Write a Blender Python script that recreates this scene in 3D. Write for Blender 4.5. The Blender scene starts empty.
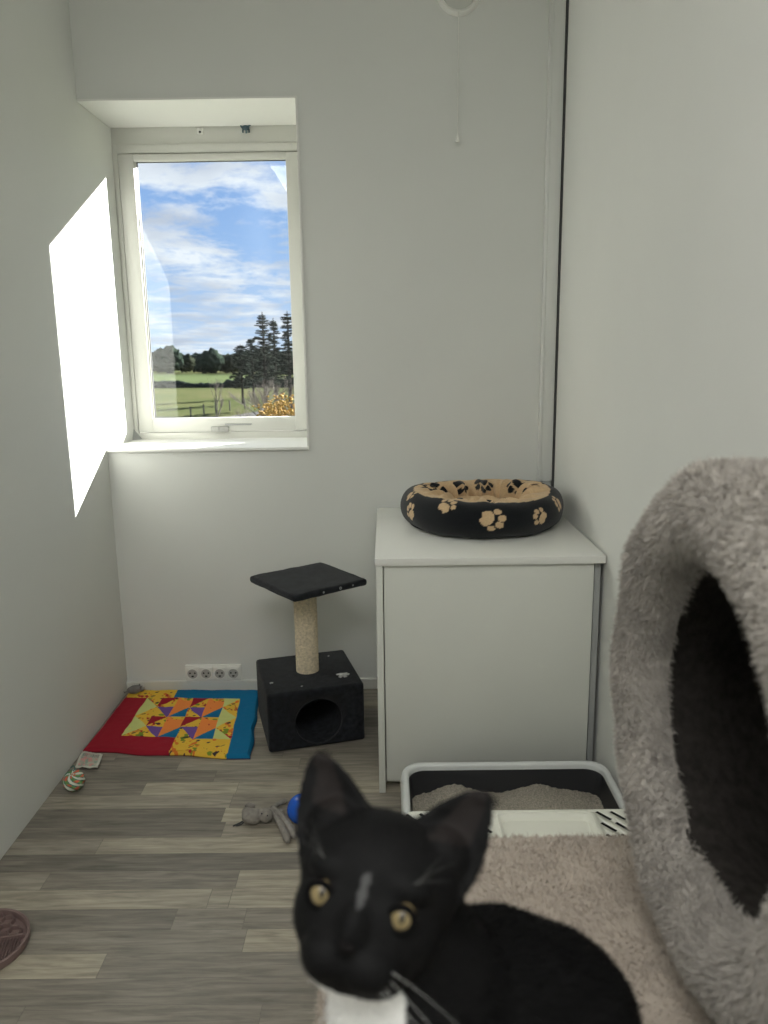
import bpy, bmesh, math, random
import numpy as np
from mathutils import Vector, Matrix, noise
from mathutils.bvhtree import BVHTree
random.seed(7); RNG = np.random.default_rng(7)
PI = math.pi
SC = bpy.context.scene; COL = SC.collection

# ------------------------------------------------------------------ camera pose and room size (metres)
FPX, PITCH, YAW, ROLL, EYE = 777.7, 0.2052, -0.0054, -0.0143, 1.1835
D, XL, XR, ZC, YB = 2.6, -0.941, 0.559, 2.45, -1.3      # back wall, left wall, right wall, ceiling, rear wall
WY = 2.89                                              # plane of the window frame
def vec(a): return Vector(a)
fw = vec((math.sin(YAW)*math.cos(PITCH), math.cos(YAW)*math.cos(PITCH), -math.sin(PITCH)))
r0 = vec((math.cos(YAW), -math.sin(YAW), 0)); u0 = r0.cross(fw)
cr = r0*math.cos(ROLL) + u0*math.sin(ROLL); cu = -r0*math.sin(ROLL) + u0*math.cos(ROLL)
EYEP = vec((0, 0, EYE))
def ray(px, py): return fw + cr*((px-384)/FPX) - cu*((py-512)/FPX)
def onz(px, py, z): d = ray(px, py); return EYEP + d*((z-EYE)/d.z)
def ony(px, py, y): d = ray(px, py); return EYEP + d*(y/d.y)
def atd(px, py, d): return EYEP + ray(px, py)*d

# ------------------------------------------------------------------ object helpers
def link(o, parent=None):
    COL.objects.link(o)
    if parent is not None: o.parent = parent
    return o
def props(o, label=None, cat=None, group=None, kind=None):
    if label: o['label'] = label
    if cat: o['category'] = cat
    if group: o['group'] = group
    if kind: o['kind'] = kind
    return o
def thing(name, label, cat, loc=(0, 0, 0), rz=0, group=None):
    o = link(bpy.data.objects.new(name, None)); o.location = loc; o.rotation_euler = (0, 0, rz)
    o.empty_display_size = .05
    return props(o, label, cat, group)
def obj(name, bm, mats, parent=None, smooth=True, angle=40):
    me = bpy.data.meshes.new(name)
    if isinstance(bm, bmesh.types.BMesh):
        bm.normal_update(); bm.to_mesh(me); bm.free()
    else: me = bm; me.name = name
    for m in (mats if isinstance(mats, (list, tuple)) else [mats]): me.materials.append(m)
    if smooth:
        me.polygons.foreach_set('use_smooth', [True]*len(me.polygons))
        try: me.set_sharp_from_angle(angle=math.radians(angle))
        except Exception: pass
    return link(bpy.data.objects.new(name, me), parent)
def box(bm, c, s, bev=0, rz=0, seg=2, mi=0, M=None):
    r = bmesh.ops.create_cube(bm, size=1)
    vs = r['verts']
    for v in vs: v.co = Vector((v.co.x*s[0], v.co.y*s[1], v.co.z*s[2]))
    fs = set(f for v in vs for f in v.link_faces)
    if bev > 0:
        es = list(set(e for v in vs for e in v.link_edges))
        rr = bmesh.ops.bevel(bm, geom=es, offset=bev, segments=seg, profile=.5, affect='EDGES')
        vs = list(set(rr['verts']) | set(v for v in vs if v.is_valid)); 
        fs = set(f for v in vs for f in v.link_faces)
    T = (M if M is not None else Matrix.Translation(Vector(c)) @ Matrix.Rotation(rz, 4, 'Z'))
    for v in vs: v.co = T @ v.co
    for f in fs: f.material_index = mi
    return vs
def boxr(bm, x0, x1, y0, y1, z0, z1, bev=0, mi=0, seg=2):
    return box(bm, ((x0+x1)/2, (y0+y1)/2, (z0+z1)/2), (x1-x0, y1-y0, z1-z0), bev, 0, seg, mi)
def tube(bm, pts, rads, n=12, caps=True, mi=0, flat=1.0):
    pts = [Vector(p) for p in pts]
    if not isinstance(rads, (list, tuple)): rads = [rads]*len(pts)
    rings = []; up = None
    for i, p in enumerate(pts):
        t = (pts[min(i+1, len(pts)-1)] - pts[max(i-1, 0)]).normalized()
        if up is None:
            up = Vector((0, 0, 1)) if abs(t.z) < .9 else Vector((0, 1, 0))
        a = t.cross(up)
        if a.length < 1e-5: a = t.orthogonal()
        a.normalize(); b = a.cross(t).normalized(); up = b
        rings.append([bm.verts.new(p + a*math.cos(k*2*PI/n)*rads[i] + b*math.sin(k*2*PI/n)*rads[i]*flat) for k in range(n)])
    for i in range(len(rings)-1):
        for k in range(n):
            f = bm.faces.new((rings[i][k], rings[i][(k+1) % n], rings[i+1][(k+1) % n], rings[i+1][k])); f.material_index = mi
    if caps:
        f = bm.faces.new(rings[0][::-1]); f.material_index = mi
        f = bm.faces.new(rings[-1]); f.material_index = mi
def lathe(bm, prof, n=48, M=None, mi=0, close=False):
    """prof: (radius, height) revolved about local Z."""
    M = M or Matrix.Identity(4); rings = []
    for (r, h) in prof:
        if r < 1e-6: rings.append([bm.verts.new(M @ Vector((0, 0, h)))])
        else: rings.append([bm.verts.new(M @ Vector((r*math.cos(2*PI*k/n), r*math.sin(2*PI*k/n), h))) for k in range(n)])
    pairs = list(zip(rings, rings[1:]))
    if close: pairs.append((rings[-1], rings[0]))
    for A, B in pairs:
        for k in range(n):
            q = (A[k % len(A)], A[(k+1) % len(A)], B[(k+1) % len(B)], B[k % len(B)])
            q = tuple(dict.fromkeys(q))
            if len(q) >= 3:
                try: f = bm.faces.new(q); f.material_index = mi
                except ValueError: pass
def blob(bm, c, r, M=None, sub=3, mi=0, amp=0, freq=1):
    rr = bmesh.ops.create_icosphere(bm, subdivisions=sub, radius=1)
    c = Vector(c)
    if not hasattr(r, '__len__'): r = (r, r, r)
    for v in rr['verts']:
        p = v.co.copy()
        k = 1 + (amp*noise.noise(p*freq + c*7.3) if amp else 0)
        q = Vector((p.x*r[0]*k, p.y*r[1]*k, p.z*r[2]*k))
        v.co = (M.to_3x3() @ q if M is not None else q) + c
        for f in v.link_faces: f.material_index = mi
    return rr['verts']
def prism(bm, poly, z0, z1, mi=0):
    a = [bm.verts.new((x, y, z0)) for x, y in poly]; b = [bm.verts.new((x, y, z1)) for x, y in poly]
    n = len(poly)
    bm.faces.new(a[::-1]).material_index = mi; bm.faces.new(b).material_index = mi
    for i in range(n): bm.faces.new((a[i], a[(i+1) % n], b[(i+1) % n], b[i])).material_index = mi
def bake(o):
    dg = bpy.context.evaluated_depsgraph_get(); dg.update()
    me = bpy.data.meshes.new_from_object(o.evaluated_get(dg))
    o.modifiers.clear(); old = o.data; o.data = me
    return o
def mesh_np(me):
    me.calc_loop_triangles()
    V = np.empty(len(me.vertices)*3); me.vertices.foreach_get('co', V); V = V.reshape(-1, 3)
    T = np.empty(len(me.loop_triangles)*3, int); me.loop_triangles.foreach_get('vertices', T); T = T.reshape(-1, 3)
    N = np.empty(len(me.vertices)*3); me.vertices.foreach_get('normal', N); N = N.reshape(-1, 3)
    return V, T, N
def vnoise(P, scale, seed):
    """cheap smooth vector noise from sums of sines."""
    g = np.random.default_rng(seed); out = np.zeros((len(P), 3))
    for k in range(7):
        w = g.normal(0, 1, (3, 3))*scale*(1+.35*k); ph = g.uniform(0, 6.28, 3)
        out += np.sin(P @ w + ph)/(1+.25*k)
    return out/3.0
def fur(me, count, length, width, flow, colour, seed=1, mask=None, lift=.5, jitter=.35, clump=.45, cscale=60, cvar=.12, mi=1, lenfn=None):
    """adds tapered fibres (five vertices each) to mesh data, returns new mesh with colour attribute 'col'."""
    g = np.random.default_rng(seed)
    V, T, N = mesh_np(me)
    A = V[T[:, 0]]; B = V[T[:, 1]]; C = V[T[:, 2]]
    ar = np.linalg.norm(np.cross(B-A, C-A), axis=1)
    if mask is not None: ar = ar*mask((A+B+C)/3, (N[T[:, 0]]+N[T[:, 1]]+N[T[:, 2]])/3)
    ti = g.choice(len(T), count, p=ar/ar.sum())
    a, b = g.random(count), g.random(count); s = a+b > 1; a[s], b[s] = 1-a[s], 1-b[s]
    w = np.stack([1-a-b, a, b], 1)[:, :, None]
    P = (V[T[ti]]*w).sum(1); n = (N[T[ti]]*w).sum(1); n /= np.linalg.norm(n, axis=1)[:, None]+1e-9
    fl = flow(P, n); fl = fl - n*(fl*n).sum(1)[:, None]
    cn = vnoise(P, cscale, seed+5); cn = cn - n*(cn*n).sum(1)[:, None]
    d = n*lift + fl*(1-lift) + cn*clump + g.normal(0, jitter, (count, 3))
    up = (d*n).sum(1); d = d + n*np.maximum(0, .12-up)[:, None]
    d /= np.linalg.norm(d, axis=1)[:, None]
    L = length*g.uniform(.6, 1.25, count)
    if lenfn is not None: L = L*lenfn(P)
    d2 = d + fl*.35 + g.normal(0, .25, (count, 3)); d2 /= np.linalg.norm(d2, axis=1)[:, None]
    side = np.cross(d, g.normal(0, 1, (count, 3))); side /= np.linalg.norm(side, axis=1)[:, None]
    W = (width*g.uniform(.7, 1.3, count))[:, None]
    P0 = P - n*length*.1; m = P0 + d*(L*.55)[:, None]; t = m + d2*(L*.45)[:, None]
    NV = np.concatenate([np.stack([P0-side*W/2, P0+side*W/2, m+side*W*.42, m-side*W*.42, t], 1).reshape(-1, 3)])
    base = len(V); k = base + np.arange(count)*5
    F = [[p.vertices[i] for i in range(len(p.vertices))] for p in me.polygons]
    q = np.stack([k, k+1, k+2, k+3], 1); tr = np.stack([k+3, k+2, k+4], 1)
    nm = bpy.data.meshes.new(me.name)
    basemi = [p.material_index for p in me.polygons]
    nb = len(F); nbl = sum(len(f) for f in F)
    nm.vertices.add(base+len(NV)); nm.vertices.foreach_set('co', np.concatenate([V, NV]).ravel())
    loops = np.concatenate([np.array([i for f in F for i in f], int), q.ravel(), tr.ravel()])
    nm.loops.add(len(loops)); nm.loops.foreach_set('vertex_index', loops)
    tot = np.concatenate([[len(f) for f in F], np.full(count, 4), np.full(count, 3)]).astype(int)
    st = np.concatenate([[0], np.cumsum(tot)[:-1]])
    nm.polygons.add(len(tot)); nm.polygons.foreach_set('loop_start', st); nm.polygons.foreach_set('loop_total', tot)
    nm.polygons.foreach_set('material_index', np.concatenate([basemi, np.full(2*count, mi)]).astype(int))
    nm.polygons.foreach_set('use_smooth', np.ones(len(tot), bool))
    nm.update(calc_edges=True)
    ca = nm.color_attributes.new('col', 'FLOAT_COLOR', 'POINT')
    cb = colour(V); cf = colour(P)*(1+g.normal(0, cvar, (count, 1)))
    cc = np.concatenate([cb, np.repeat(cf, 5, 0)]); cc = np.clip(cc, 0, 1)
    ca.data.foreach_set('color', np.concatenate([cc, np.ones((len(cc), 1))], 1).ravel())
    nm.validate()
    return nm
def paint(me, fn):
    V, _, _ = mesh_np(me)
    ca = me.color_attributes.new('col', 'FLOAT_COLOR', 'POINT')
    c = np.clip(fn(V), 0, 1); ca.data.foreach_set('color', np.concatenate([c, np.ones((len(c), 1))], 1).ravel())

# ------------------------------------------------------------------ materials
def srgb(r, g, b):
    f = lambda c: (c/255/12.92 if c/255 <= .04045 else ((c/255+.055)/1.055)**2.4)
    return (f(r), f(g), f(b))
class NT:
    def __init__(s, name):
        s.m = bpy.data.materials.new(name); s.m.use_nodes = True; s.t = s.m.node_tree; s.b = s.t.nodes['Principled BSDF']; s.o = s.t.nodes['Material Output']
    def n(s, ty, **kw):
        x = s.t.nodes.new(ty)
        for k, v in kw.items():
            if k.startswith('i_'): x.inputs[k[2:].replace('_', ' ')].default_value = v
            else: setattr(x, k, v)
        return x
    def l(s, a, b): s.t.links.new(a, b)
def mat(name, col, rough=.6, metal=0, bump=0, bscale=80, var=0, vscale=8, spec=.5, sheen=0, coat=0, stretch=None):
    k = NT(name); b = k.b
    b.inputs['Base Color'].default_value = (*col, 1); b.inputs['Roughness'].default_value = rough; b.inputs['Metallic'].default_value = metal
    b.inputs['Specular IOR Level'].default_value = spec
    if sheen: b.inputs['Sheen Weight'].default_value = sheen
    if coat: b.inputs['Coat Weight'].default_value = coat
    tc = k.n('ShaderNodeTexCoord'); src = tc.outputs['Object']
    if stretch:
        mp = k.n('ShaderNodeMapping'); mp.inputs['Scale'].default_value = stretch; k.l(src, mp.inputs[0]); src = mp.outputs[0]
    if var:
        no = k.n('ShaderNodeTexNoise', i_Scale=vscale, i_Detail=5); k.l(src, no.inputs['Vector'])
        rp = k.n('ShaderNodeValToRGB'); e = rp.color_ramp.elements
        e[0].position, e[1].position = .3, .7
        e[0].color = (*[c*(1-var) for c in col], 1); e[1].color = (*[min(1, c*(1+var)) for c in col], 1)
        k.l(no.outputs['Fac'], rp.inputs[0]); k.l(rp.outputs[0], b.inputs['Base Color'])
    if bump:
        no = k.n('ShaderNodeTexNoise', i_Scale=bscale, i_Detail=4); k.l(src, no.inputs['Vector'])
        bp = k.n('ShaderNodeBump', i_Strength=bump, i_Distance=.002); k.l(no.outputs['Fac'], bp.inputs['Height']); k.l(bp.outputs[0], b.inputs['Normal'])
    return k.m
def attr_mat(name, rough=.9, bump=0, bscale=400, spec=.3, sheen=0, mul=None):
    k = NT(name); a = k.n('ShaderNodeAttribute', attribute_name='col')
    k.l(a.outputs['Color'], k.b.inputs['Base Color']); k.b.inputs['Roughness'].default_value = rough; k.b.inputs['Specular IOR Level'].default_value = spec
    if sheen: k.b.inputs['Sheen Weight'].default_value = sheen
    if bump:
        tc = k.n('ShaderNodeTexCoord'); no = k.n('ShaderNodeTexNoise', i_Scale=bscale, i_Detail=4); k.l(tc.outputs['Object'], no.inputs['Vector'])
        bp = k.n('ShaderNodeBump', i_Strength=bump, i_Distance=.002); k.l(no.outputs['Fac'], bp.inputs['Height']); k.l(bp.outputs[0], k.b.inputs['Normal'])
    return k.m

WALL = (.665, .674, .646)
m_wall = mat('wall_paint', WALL, .85, bump=.12, bscale=260, var=.015, vscale=3, spec=.2)
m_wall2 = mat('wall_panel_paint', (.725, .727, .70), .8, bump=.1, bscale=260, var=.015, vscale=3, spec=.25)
m_ceil = mat('ceiling_paint', (.75, .75, .73), .9, bump=.1, bscale=200)
m_reveal = mat('reveal_paint', (.76, .76, .73), .6, bump=.05, bscale=200)
m_frame = mat('window_lacquer', (.58, .58, .54), .35, bump=.03, bscale=120)
m_white = mat('white_plastic', (.78, .78, .74), .4, bump=.02, bscale=300)
m_base = mat('baseboard_paint', (.66, .66, .62), .45, bump=.04, bscale=150)
m_trim = mat('trunking_plastic', (.70, .71, .68), .4, bump=.02)
m_dark = mat('dark_rubber', (.035, .037, .038), .8, bump=.1)
m_cab = mat('cabinet_melamine', (.62, .63, .58), .42, bump=.03, bscale=300, var=.01)
m_cabtop = mat('cabinet_top_laminate', (.74, .74, .70), .22, bump=.02, bscale=200)
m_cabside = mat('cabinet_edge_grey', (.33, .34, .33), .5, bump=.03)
m_metal = mat('brushed_metal', (.5, .5, .48), .35, metal=.9, bump=.05, bscale=200)
m_hole = mat('hole_black', (.01, .01, .01), .9, bump=.05)

def floor_mat():
    k = NT('laminate_planks'); t = k
    tone = k.n('ShaderNodeAttribute', attribute_name='tone'); seed = k.n('ShaderNodeAttribute', attribute_name='seed')
    tc = k.n('ShaderNodeTexCoord'); mp = k.n('ShaderNodeMapping'); mp.inputs['Scale'].default_value = (1, 1, 1); k.l(tc.outputs['Object'], mp.inputs[0])
    cx = k.n('ShaderNodeCombineXYZ'); mu = k.n('ShaderNodeMath', operation='MULTIPLY'); mu.inputs[1].default_value = 37.0
    k.l(seed.outputs['Fac'], mu.inputs[0]); k.l(mu.outputs[0], cx.inputs[0]); k.l(mu.outputs[0], cx.inputs[1]); k.l(cx.outputs[0], mp.inputs['Location'])
    st = k.n('ShaderNodeMapping'); st.inputs['Scale'].default_value = (2.2, 26, 1); k.l(mp.outputs[0], st.inputs[0])
    n1 = k.n('ShaderNodeTexNoise', i_Scale=3.0, i_Detail=8, i_Roughness=.65, i_Distortion=.6); k.l(st.outputs[0], n1.inputs['Vector'])
    st2 = k.n('ShaderNodeMapping'); st2.inputs['Scale'].default_value = (1.6, 9, 1); k.l(mp.outputs[0], st2.inputs[0])
    wv = k.n('ShaderNodeTexNoise', i_Scale=2.2, i_Detail=2, i_Distortion=1.5); k.l(st2.outputs[0], wv.inputs['Vector'])
    fr = k.n('ShaderNodeMath', operation='MULTIPLY'); fr.inputs[1].default_value = 14; k.l(wv.outputs['Fac'], fr.inputs[0])
    sn = k.n('ShaderNodeMath', operation='SINE'); k.l(fr.outputs[0], sn.inputs[0])
    r1 = k.n('ShaderNodeMapRange'); r1.inputs['From Min'].default_value = .3; r1.inputs['From Max'].default_value = .7; r1.inputs['To Min'].default_value = .58; r1.inputs['To Max'].default_value = 1.34; k.l(n1.outputs['Fac'], r1.inputs[0])
    r2 = k.n('ShaderNodeMapRange'); r2.inputs['From Min'].default_value = -1; r2.inputs['From Max'].default_value = 1; r2.inputs['To Min'].default_value = .93; r2.inputs['To Max'].default_value = 1.06; k.l(sn.outputs[0], r2.inputs[0])
    mm = k.n('ShaderNodeMath', operation='MULTIPLY'); k.l(r1.outputs[0], mm.inputs[0]); k.l(r2.outputs[0], mm.inputs[1])
    rp = k.n('ShaderNodeValToRGB'); e = rp.color_ramp.elements
    e[0].position = 0; e[0].color = (.155, .139, .116, 1); e[1].position = 1; e[1].color = (.385, .343, .265, 1)
    x = e.new(.5); x.color = (.242, .217, .180, 1)
    k.l(tone.outputs['Fac'], rp.inputs[0])
    vm = k.n('ShaderNodeVectorMath', operation='SCALE'); k.l(rp.outputs[0], vm.inputs[0]); k.l(mm.outputs[0], vm.inputs['Scale'])
    k.l(vm.outputs[0], k.b.inputs['Base Color'])
    k.b.inputs['Roughness'].default_value = .42; k.b.inputs['Specular IOR Level'].default_value = .4
    bp = k.n('ShaderNodeBump', i_Strength=.25, i_Distance=.001); k.l(n1.outputs['Fac'], bp.inputs['Height']); k.l(bp.outputs[0], k.b.inputs['Normal'])
    return k.m

# ------------------------------------------------------------------ setting
def struct(name, bm, m, smooth=False, parent=None):
    o = obj(name, bm, m, parent, smooth=smooth)
    if parent is None: o['kind'] = 'structure'
    return o
# floor: one mesh of laminate strips running across the room
RH = .0635; Y0 = 1.2255
SPEC = {  # row index counted from Y0: (breaks in px, tones)
    -2: ([60, 190, 330], [.35, .5, .4, .5]), -1: ([20, 260], [.45, .42, .5]),
    0: ([], [.38]), 1: ([103], [.95, .40]), 2: ([245], [.48, .92]), 3: ([175, 245], [.22, .5, .45]), 4: ([210, 231], [.82, .75, .88]),
    5: ([48, 238], [.6, .42, .85]), 6: ([], [.12]), 7: ([101], [.6, .88]), 8: ([224], [.15, .72]), 9: ([224, 246], [.12, .98, .5]),
    10: ([232], [.68, .5]), 11: ([145, 238], [.38, .95, .8]), 12: ([216], [.22, .55]), 13: ([180, 300], [.3, .7, .5]), 14: ([120], [.6, .35])}
bm = bmesh.new(); lt = bm.faces.layers.float.new('tone'); ls = bm.faces.layers.float.new('seed')
j0 = -40
while Y0 + j0*RH < YB: j0 += 1
j = j0
while Y0 + j*RH < D+.0:
    ya, yb = max(YB, Y0+j*RH), min(D, Y0+(j+1)*RH)
    if j in SPEC:
        yc = (ya+yb)/2; q = vec((0, yc, -EYE)); py = 512 - FPX*(q.dot(cu))/q.dot(fw)
        xs = [onz(p, py, 0).x for p in SPEC[j][0]]; tn = list(SPEC[j][1])
        x = (xs[-1] if xs else XL+.2+random.random()*.6)
        if not xs: xs = []
        x = (xs[-1] if xs else -.1)
        while x < XR: x += random.uniform(.45, .8); xs.append(x); tn.append(random.choice([.15, .4, .5, .65, .9]))
    else:
        xs = []; x = XL-random.random()*.6; tn = [random.choice([.15, .4, .5, .65, .9])]
        while x < XR: x += random.uniform(.4, .8); xs.append(x); tn.append(random.choice([.15, .4, .5, .65, .9]))
    xs = [x for x in xs if XL+.01 < x < XR-.01]; xs = [XL] + xs + [XR]
    for i in range(len(xs)-1):
        g = .0006
        vs = [bm.verts.new(p) for p in ((xs[i]+g, ya+g*.7, 0), (xs[i+1]-g, ya+g*.7, 0), (xs[i+1]-g, yb-g*.7, 0), (xs[i]+g, yb-g*.7, 0))]
        f = bm.faces.new(vs); f[lt] = tn[i % len(tn)]; f[ls] = random.random()*9
    j += 1
vs = [bm.verts.new(p) for p in ((XL-.1, YB-.1, -.0012), (XR+.1, YB-.1, -.0012), (XR+.1, D+.1, -.0012), (XL-.1, D+.1, -.0012))]
f = bm.faces.new(vs); f[lt] = 0.0; f[ls] = 1
v2 = [bm.verts.new(p) for p in ((XL-.1, YB-.1, -.06), (XR+.1, YB-.1, -.06), (XR+.1, D+.1, -.06), (XL-.1, D+.1, -.06))]
bm.faces.new(v2[::-1]); [bm.faces.new((vs[a], v2[a], v2[(a+1) % 4], vs[(a+1) % 4])) for a in range(4)]
struct('floor', bm, floor_mat())
WX1, WZ0, WZ1 = -.2645, .8647, 1.9499          # window opening: right edge, bottom, top (left edge is the left wall itself)
bm = bmesh.new()
boxr(bm, XL-.1, XR+.1, D, D+.36, -.06, WZ0)
boxr(bm, XL-.1, XR+.1, D, D+.36, WZ1, ZC)
boxr(bm, WX1, XR+.1, D, D+.36, WZ0, WZ1)
bmesh.ops.remove_doubles(bm, verts=bm.verts, dist=1e-5)
struct('wall_back', bm, m_wall)
bm = bmesh.new(); boxr(bm, XL-.12, XL, YB-.1, D+.36, -.06, ZC); struct('wall_left', bm, m_wall)
bm = bmesh.new(); boxr(bm, XR, XR+.12, YB-.1, D+.1, -.06, ZC); struct('wall_right', bm, m_wall2)
bm = bmesh.new(); boxr(bm, XL-.1, XR+.1, YB-.12, YB, -.06, ZC); struct('wall_rear', bm, m_wall)
bm = bmesh.new(); boxr(bm, XL-.12, XR+.12, YB-.12, D+.36, ZC, ZC+.1); struct('ceiling', bm, m_ceil)
# thin white linings of the window opening (soffit and sill), as in the photo brighter than the wall
bm = bmesh.new(); boxr(bm, XL, WX1, D-.004, WY, WZ1-.004, WZ1+.002); boxr(bm, WX1-.004, WX1+.002, D-.004, WY, WZ0, WZ1); struct('trim_1', bm, m_reveal)
bm = bmesh.new(); boxr(bm, XL, WX1+.002, D-.012, WY, WZ0-.004, WZ0+.006, .002); struct('trim_2', bm, m_reveal)
bm = bmesh.new(); boxr(bm, XL+.0, -.04, D-.014, D, 0, .040, .003); struct('baseboard_back', bm, m_base)
# vertical trunking beside the right wall, with a ribbed edge, and the dark joint behind it
bm = bmesh.new(); boxr(bm, .512, .552, D-.016, D, .745, ZC, .002); boxr(bm, .504, .514, D-.026, D, .745, ZC, .002); struct('trim_3', bm, m_trim, True)
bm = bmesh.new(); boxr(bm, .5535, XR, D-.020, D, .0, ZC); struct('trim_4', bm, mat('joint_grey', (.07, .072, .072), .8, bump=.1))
bm = bmesh.new(); boxr(bm, .520, .546, D-.013, D, .70, .746, .002); struct('trim_5', bm, mat('clear_plug', (.45, .46, .44), .25, bump=.02), True)

# window
win = link(bpy.data.objects.new('window_1', None)); win.location = (-.6, WY, WZ0); win['kind'] = 'structure'
def wobj(n, bm, m, par=None, sm=True):
    o = obj(n, bm, m, None, smooth=sm)
    if par is None: o.parent = win; o.matrix_parent_inverse = Matrix.Translation(-win.location)
    else: o.parent = par
    return o
def frame4(bm, x0, x1, z0, z1, w, y0, y1, bev=.003, wb=None, wt=None):
    wb = wb or w; wt = wt or w
    boxr(bm, x0, x0+w, y0, y1, z0, z1, bev); boxr(bm, x1-w, x1, y0, y1, z0, z1, bev)
    boxr(bm, x0+w-.002, x1-w+.002, y0, y1, z1-wt, z1, bev); boxr(bm, x0+w-.002, x1-w+.002, y0, y1, z0, z0+wb, bev)
bm = bmesh.new(); frame4(bm, XL, WX1, WZ0, 1.892, .018, WY, WY+.09, .003, wb=.030, wt=.030); wf = wobj('window_frame', bm, m_frame)
bm = bmesh.new(); boxr(bm, XL, WX1, WY+.006, WY+.09, 1.890, WZ1, 0); wobj('head_board', bm, m_frame)
gx0, gx1, gz0, gz1 = -.862, -.330, .944, 1.838
bm = bmesh.new(); frame4(bm, XL+.020, WX1-.020, WZ0+.032, 1.860, .055, WY-.006, WY+.022, .005, wb=gz0-WZ0-.032+.004, wt=.024)
frame4(bm, gx0-.008, gx1+.008, gz0-.008, gz1+.008, .009, WY+.004, WY+.022, .002)
sash = wobj('sash', bm, m_frame)
bm = bmesh.new(); frame4(bm, gx0-.001, gx1+.001, gz0-.001, gz1+.001, .004, WY+.009, WY+.018, 0); wobj('glazing_seal', bm, mat('seal_black', (.02, .022, .024), .6, bump=.05))
k = NT('window_glass'); k.t.nodes.remove(k.b)
tr = k.n('ShaderNodeBsdfTransparent'); tr.inputs[0].default_value = (.96, .975, .97, 1); gl = k.n('ShaderNodeBsdfGlossy'); gl.inputs['Roughness'].default_value = .01
lw = k.n('ShaderNodeLayerWeight'); lw.inputs['Blend'].default_value = .5; mx = k.n('ShaderNodeMixShader'); pw_ = k.n('ShaderNodeMath', operation='POWER'); pw_.inputs[1].default_value = 4.0
ml = k.n('ShaderNodeMath', operation='MULTIPLY_ADD'); ml.inputs[1].default_value = .8; ml.inputs[2].default_value = .035
k.l(lw.outputs['Facing'], pw_.inputs[0]); k.l(pw_.outputs[0], ml.inputs[0]); k.l(ml.outputs[0], mx.inputs[0]); k.l(tr.outputs[0], mx.inputs[1]); k.l(gl.outputs[0], mx.inputs[2]); k.l(mx.outputs[0], k.o.inputs[0]); m_glass = k.m
bm = bmesh.new(); boxr(bm, gx0-.003, gx1+.003, WY+.011, WY+.015, gz0-.003, gz1+.003); wobj('pane', bm, m_glass, None, False)
bm = bmesh.new(); boxr(bm, -.650, -.585, WY-.020, WY-.004, .896, .916, .002); boxr(bm, -.628, -.622, WY-.022, WY-.018, .896, .916); boxr(bm, -.610, -.604, WY-.022, WY-.018, .896, .916)
boxr(bm, -.600, -.500, WY-.012, WY-.004, .919, .926, .002, mi=1); wobj('latch', bm, [mat('latch_grey', (.36, .36, .34), .5, bump=.03), m_cabside])
bm = bmesh.new(); v = [bm.verts.new(p) for p in ((XL+.0, WY-.001, WZ0+.006), (XL+.030, WY-.001, WZ0+.006), (XL, WY-.001, WZ0+.045), (XL, WY-.028, WZ0+.006))]
for q in ((0, 1, 2), (0, 2, 3), (0, 3, 1), (1, 3, 2)): bm.faces.new([v[i] for i in q])
wobj('corner_bracket', bm, m_cabside, None, False)

# small ornaments above the window
t = thing('wall_hook', 'tiny dark teal figure-shaped hook fixed above the window', 'hook', (-.472, WY+.004, 1.945))
m_teal = mat('teal_paint', srgb(52, 78, 88), .5, bump=.05)
bm = bmesh.new(); blob(bm, (0, -.008, -.006), (.013, .006, .009), sub=2); blob(bm, (.013, -.009, .003), (.006, .005, .006), sub=2)
obj('body', bm, m_teal, t)
for sx, sz in ((-.010, -.016), (.001, -.018), (.011, -.016), (-.016, .001)):
    bm = bmesh.new(); tube(bm, [(sx*.6, -.008, -.008), (sx, -.009, sz*.8-.002), (sx*1.05, -.009, sz-.006 if sz < 0 else sz)], [.0035, .003, .0028], 8); obj('prong', bm, m_teal, t)
t = thing('blind_clip', 'small clear plastic clip with dark screw above the window', 'clip', (-.631, WY+.006, 1.932))
bm = bmesh.new(); boxr(bm, -.011, .011, -.008, 0, -.010, .010, .003); obj('clip_body', bm, m_white, t)
bm = bmesh.new(); lathe(bm, [(0, .0035), (.0035, .003), (.004, 0), (0, 0)], 14, Matrix.Translation((0, -.008, -.004)) @ Matrix.Rotation(PI/2, 4, 'X')); obj('screw', bm, m_dark, t)

# round vent with pull cord on the back wall
t = thing('wall_vent', 'round white ring-edged vent with pull cord high on the back wall', 'vent', (.232, D, 2.232))
MX = Matrix.Rotation(PI/2, 4, 'X')
bm = bmesh.new(); lathe(bm, [(.052, .004), (.053, .014), (.057, .020), (.062, .021), (.066, .016), (.068, .006), (.068, 0), (.052, 0)], 64, MX, close=True); obj('ring', bm, m_white, t)
bm = bmesh.new(); lathe(bm, [(0, .009), (.030, .009), (.050, .006), (.053, .0), (0, 0)], 64, MX); obj('cover_disc', bm, mat('vent_cover', (.60, .61, .57), .6, bump=.03), t)
bm = bmesh.new(); tube(bm, [(-.002, -.026, -.060), (-.003, -.024, -.2), (-.0035, -.022, -.405)], .0013, 8); tube(bm, [(-.002, -.010, -.055), (-.002, -.026, -.060)], .0012, 8); obj('pull_cord', bm, m_white, t)
bm = bmesh.new(); lathe(bm, [(0, .012), (.0025, .011), (.0055, -.006), (.004, -.011), (0, -.011)], 20, Matrix.Translation((-.0035, -.022, -.414))); obj('cord_bead', bm, m_white, t)

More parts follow.
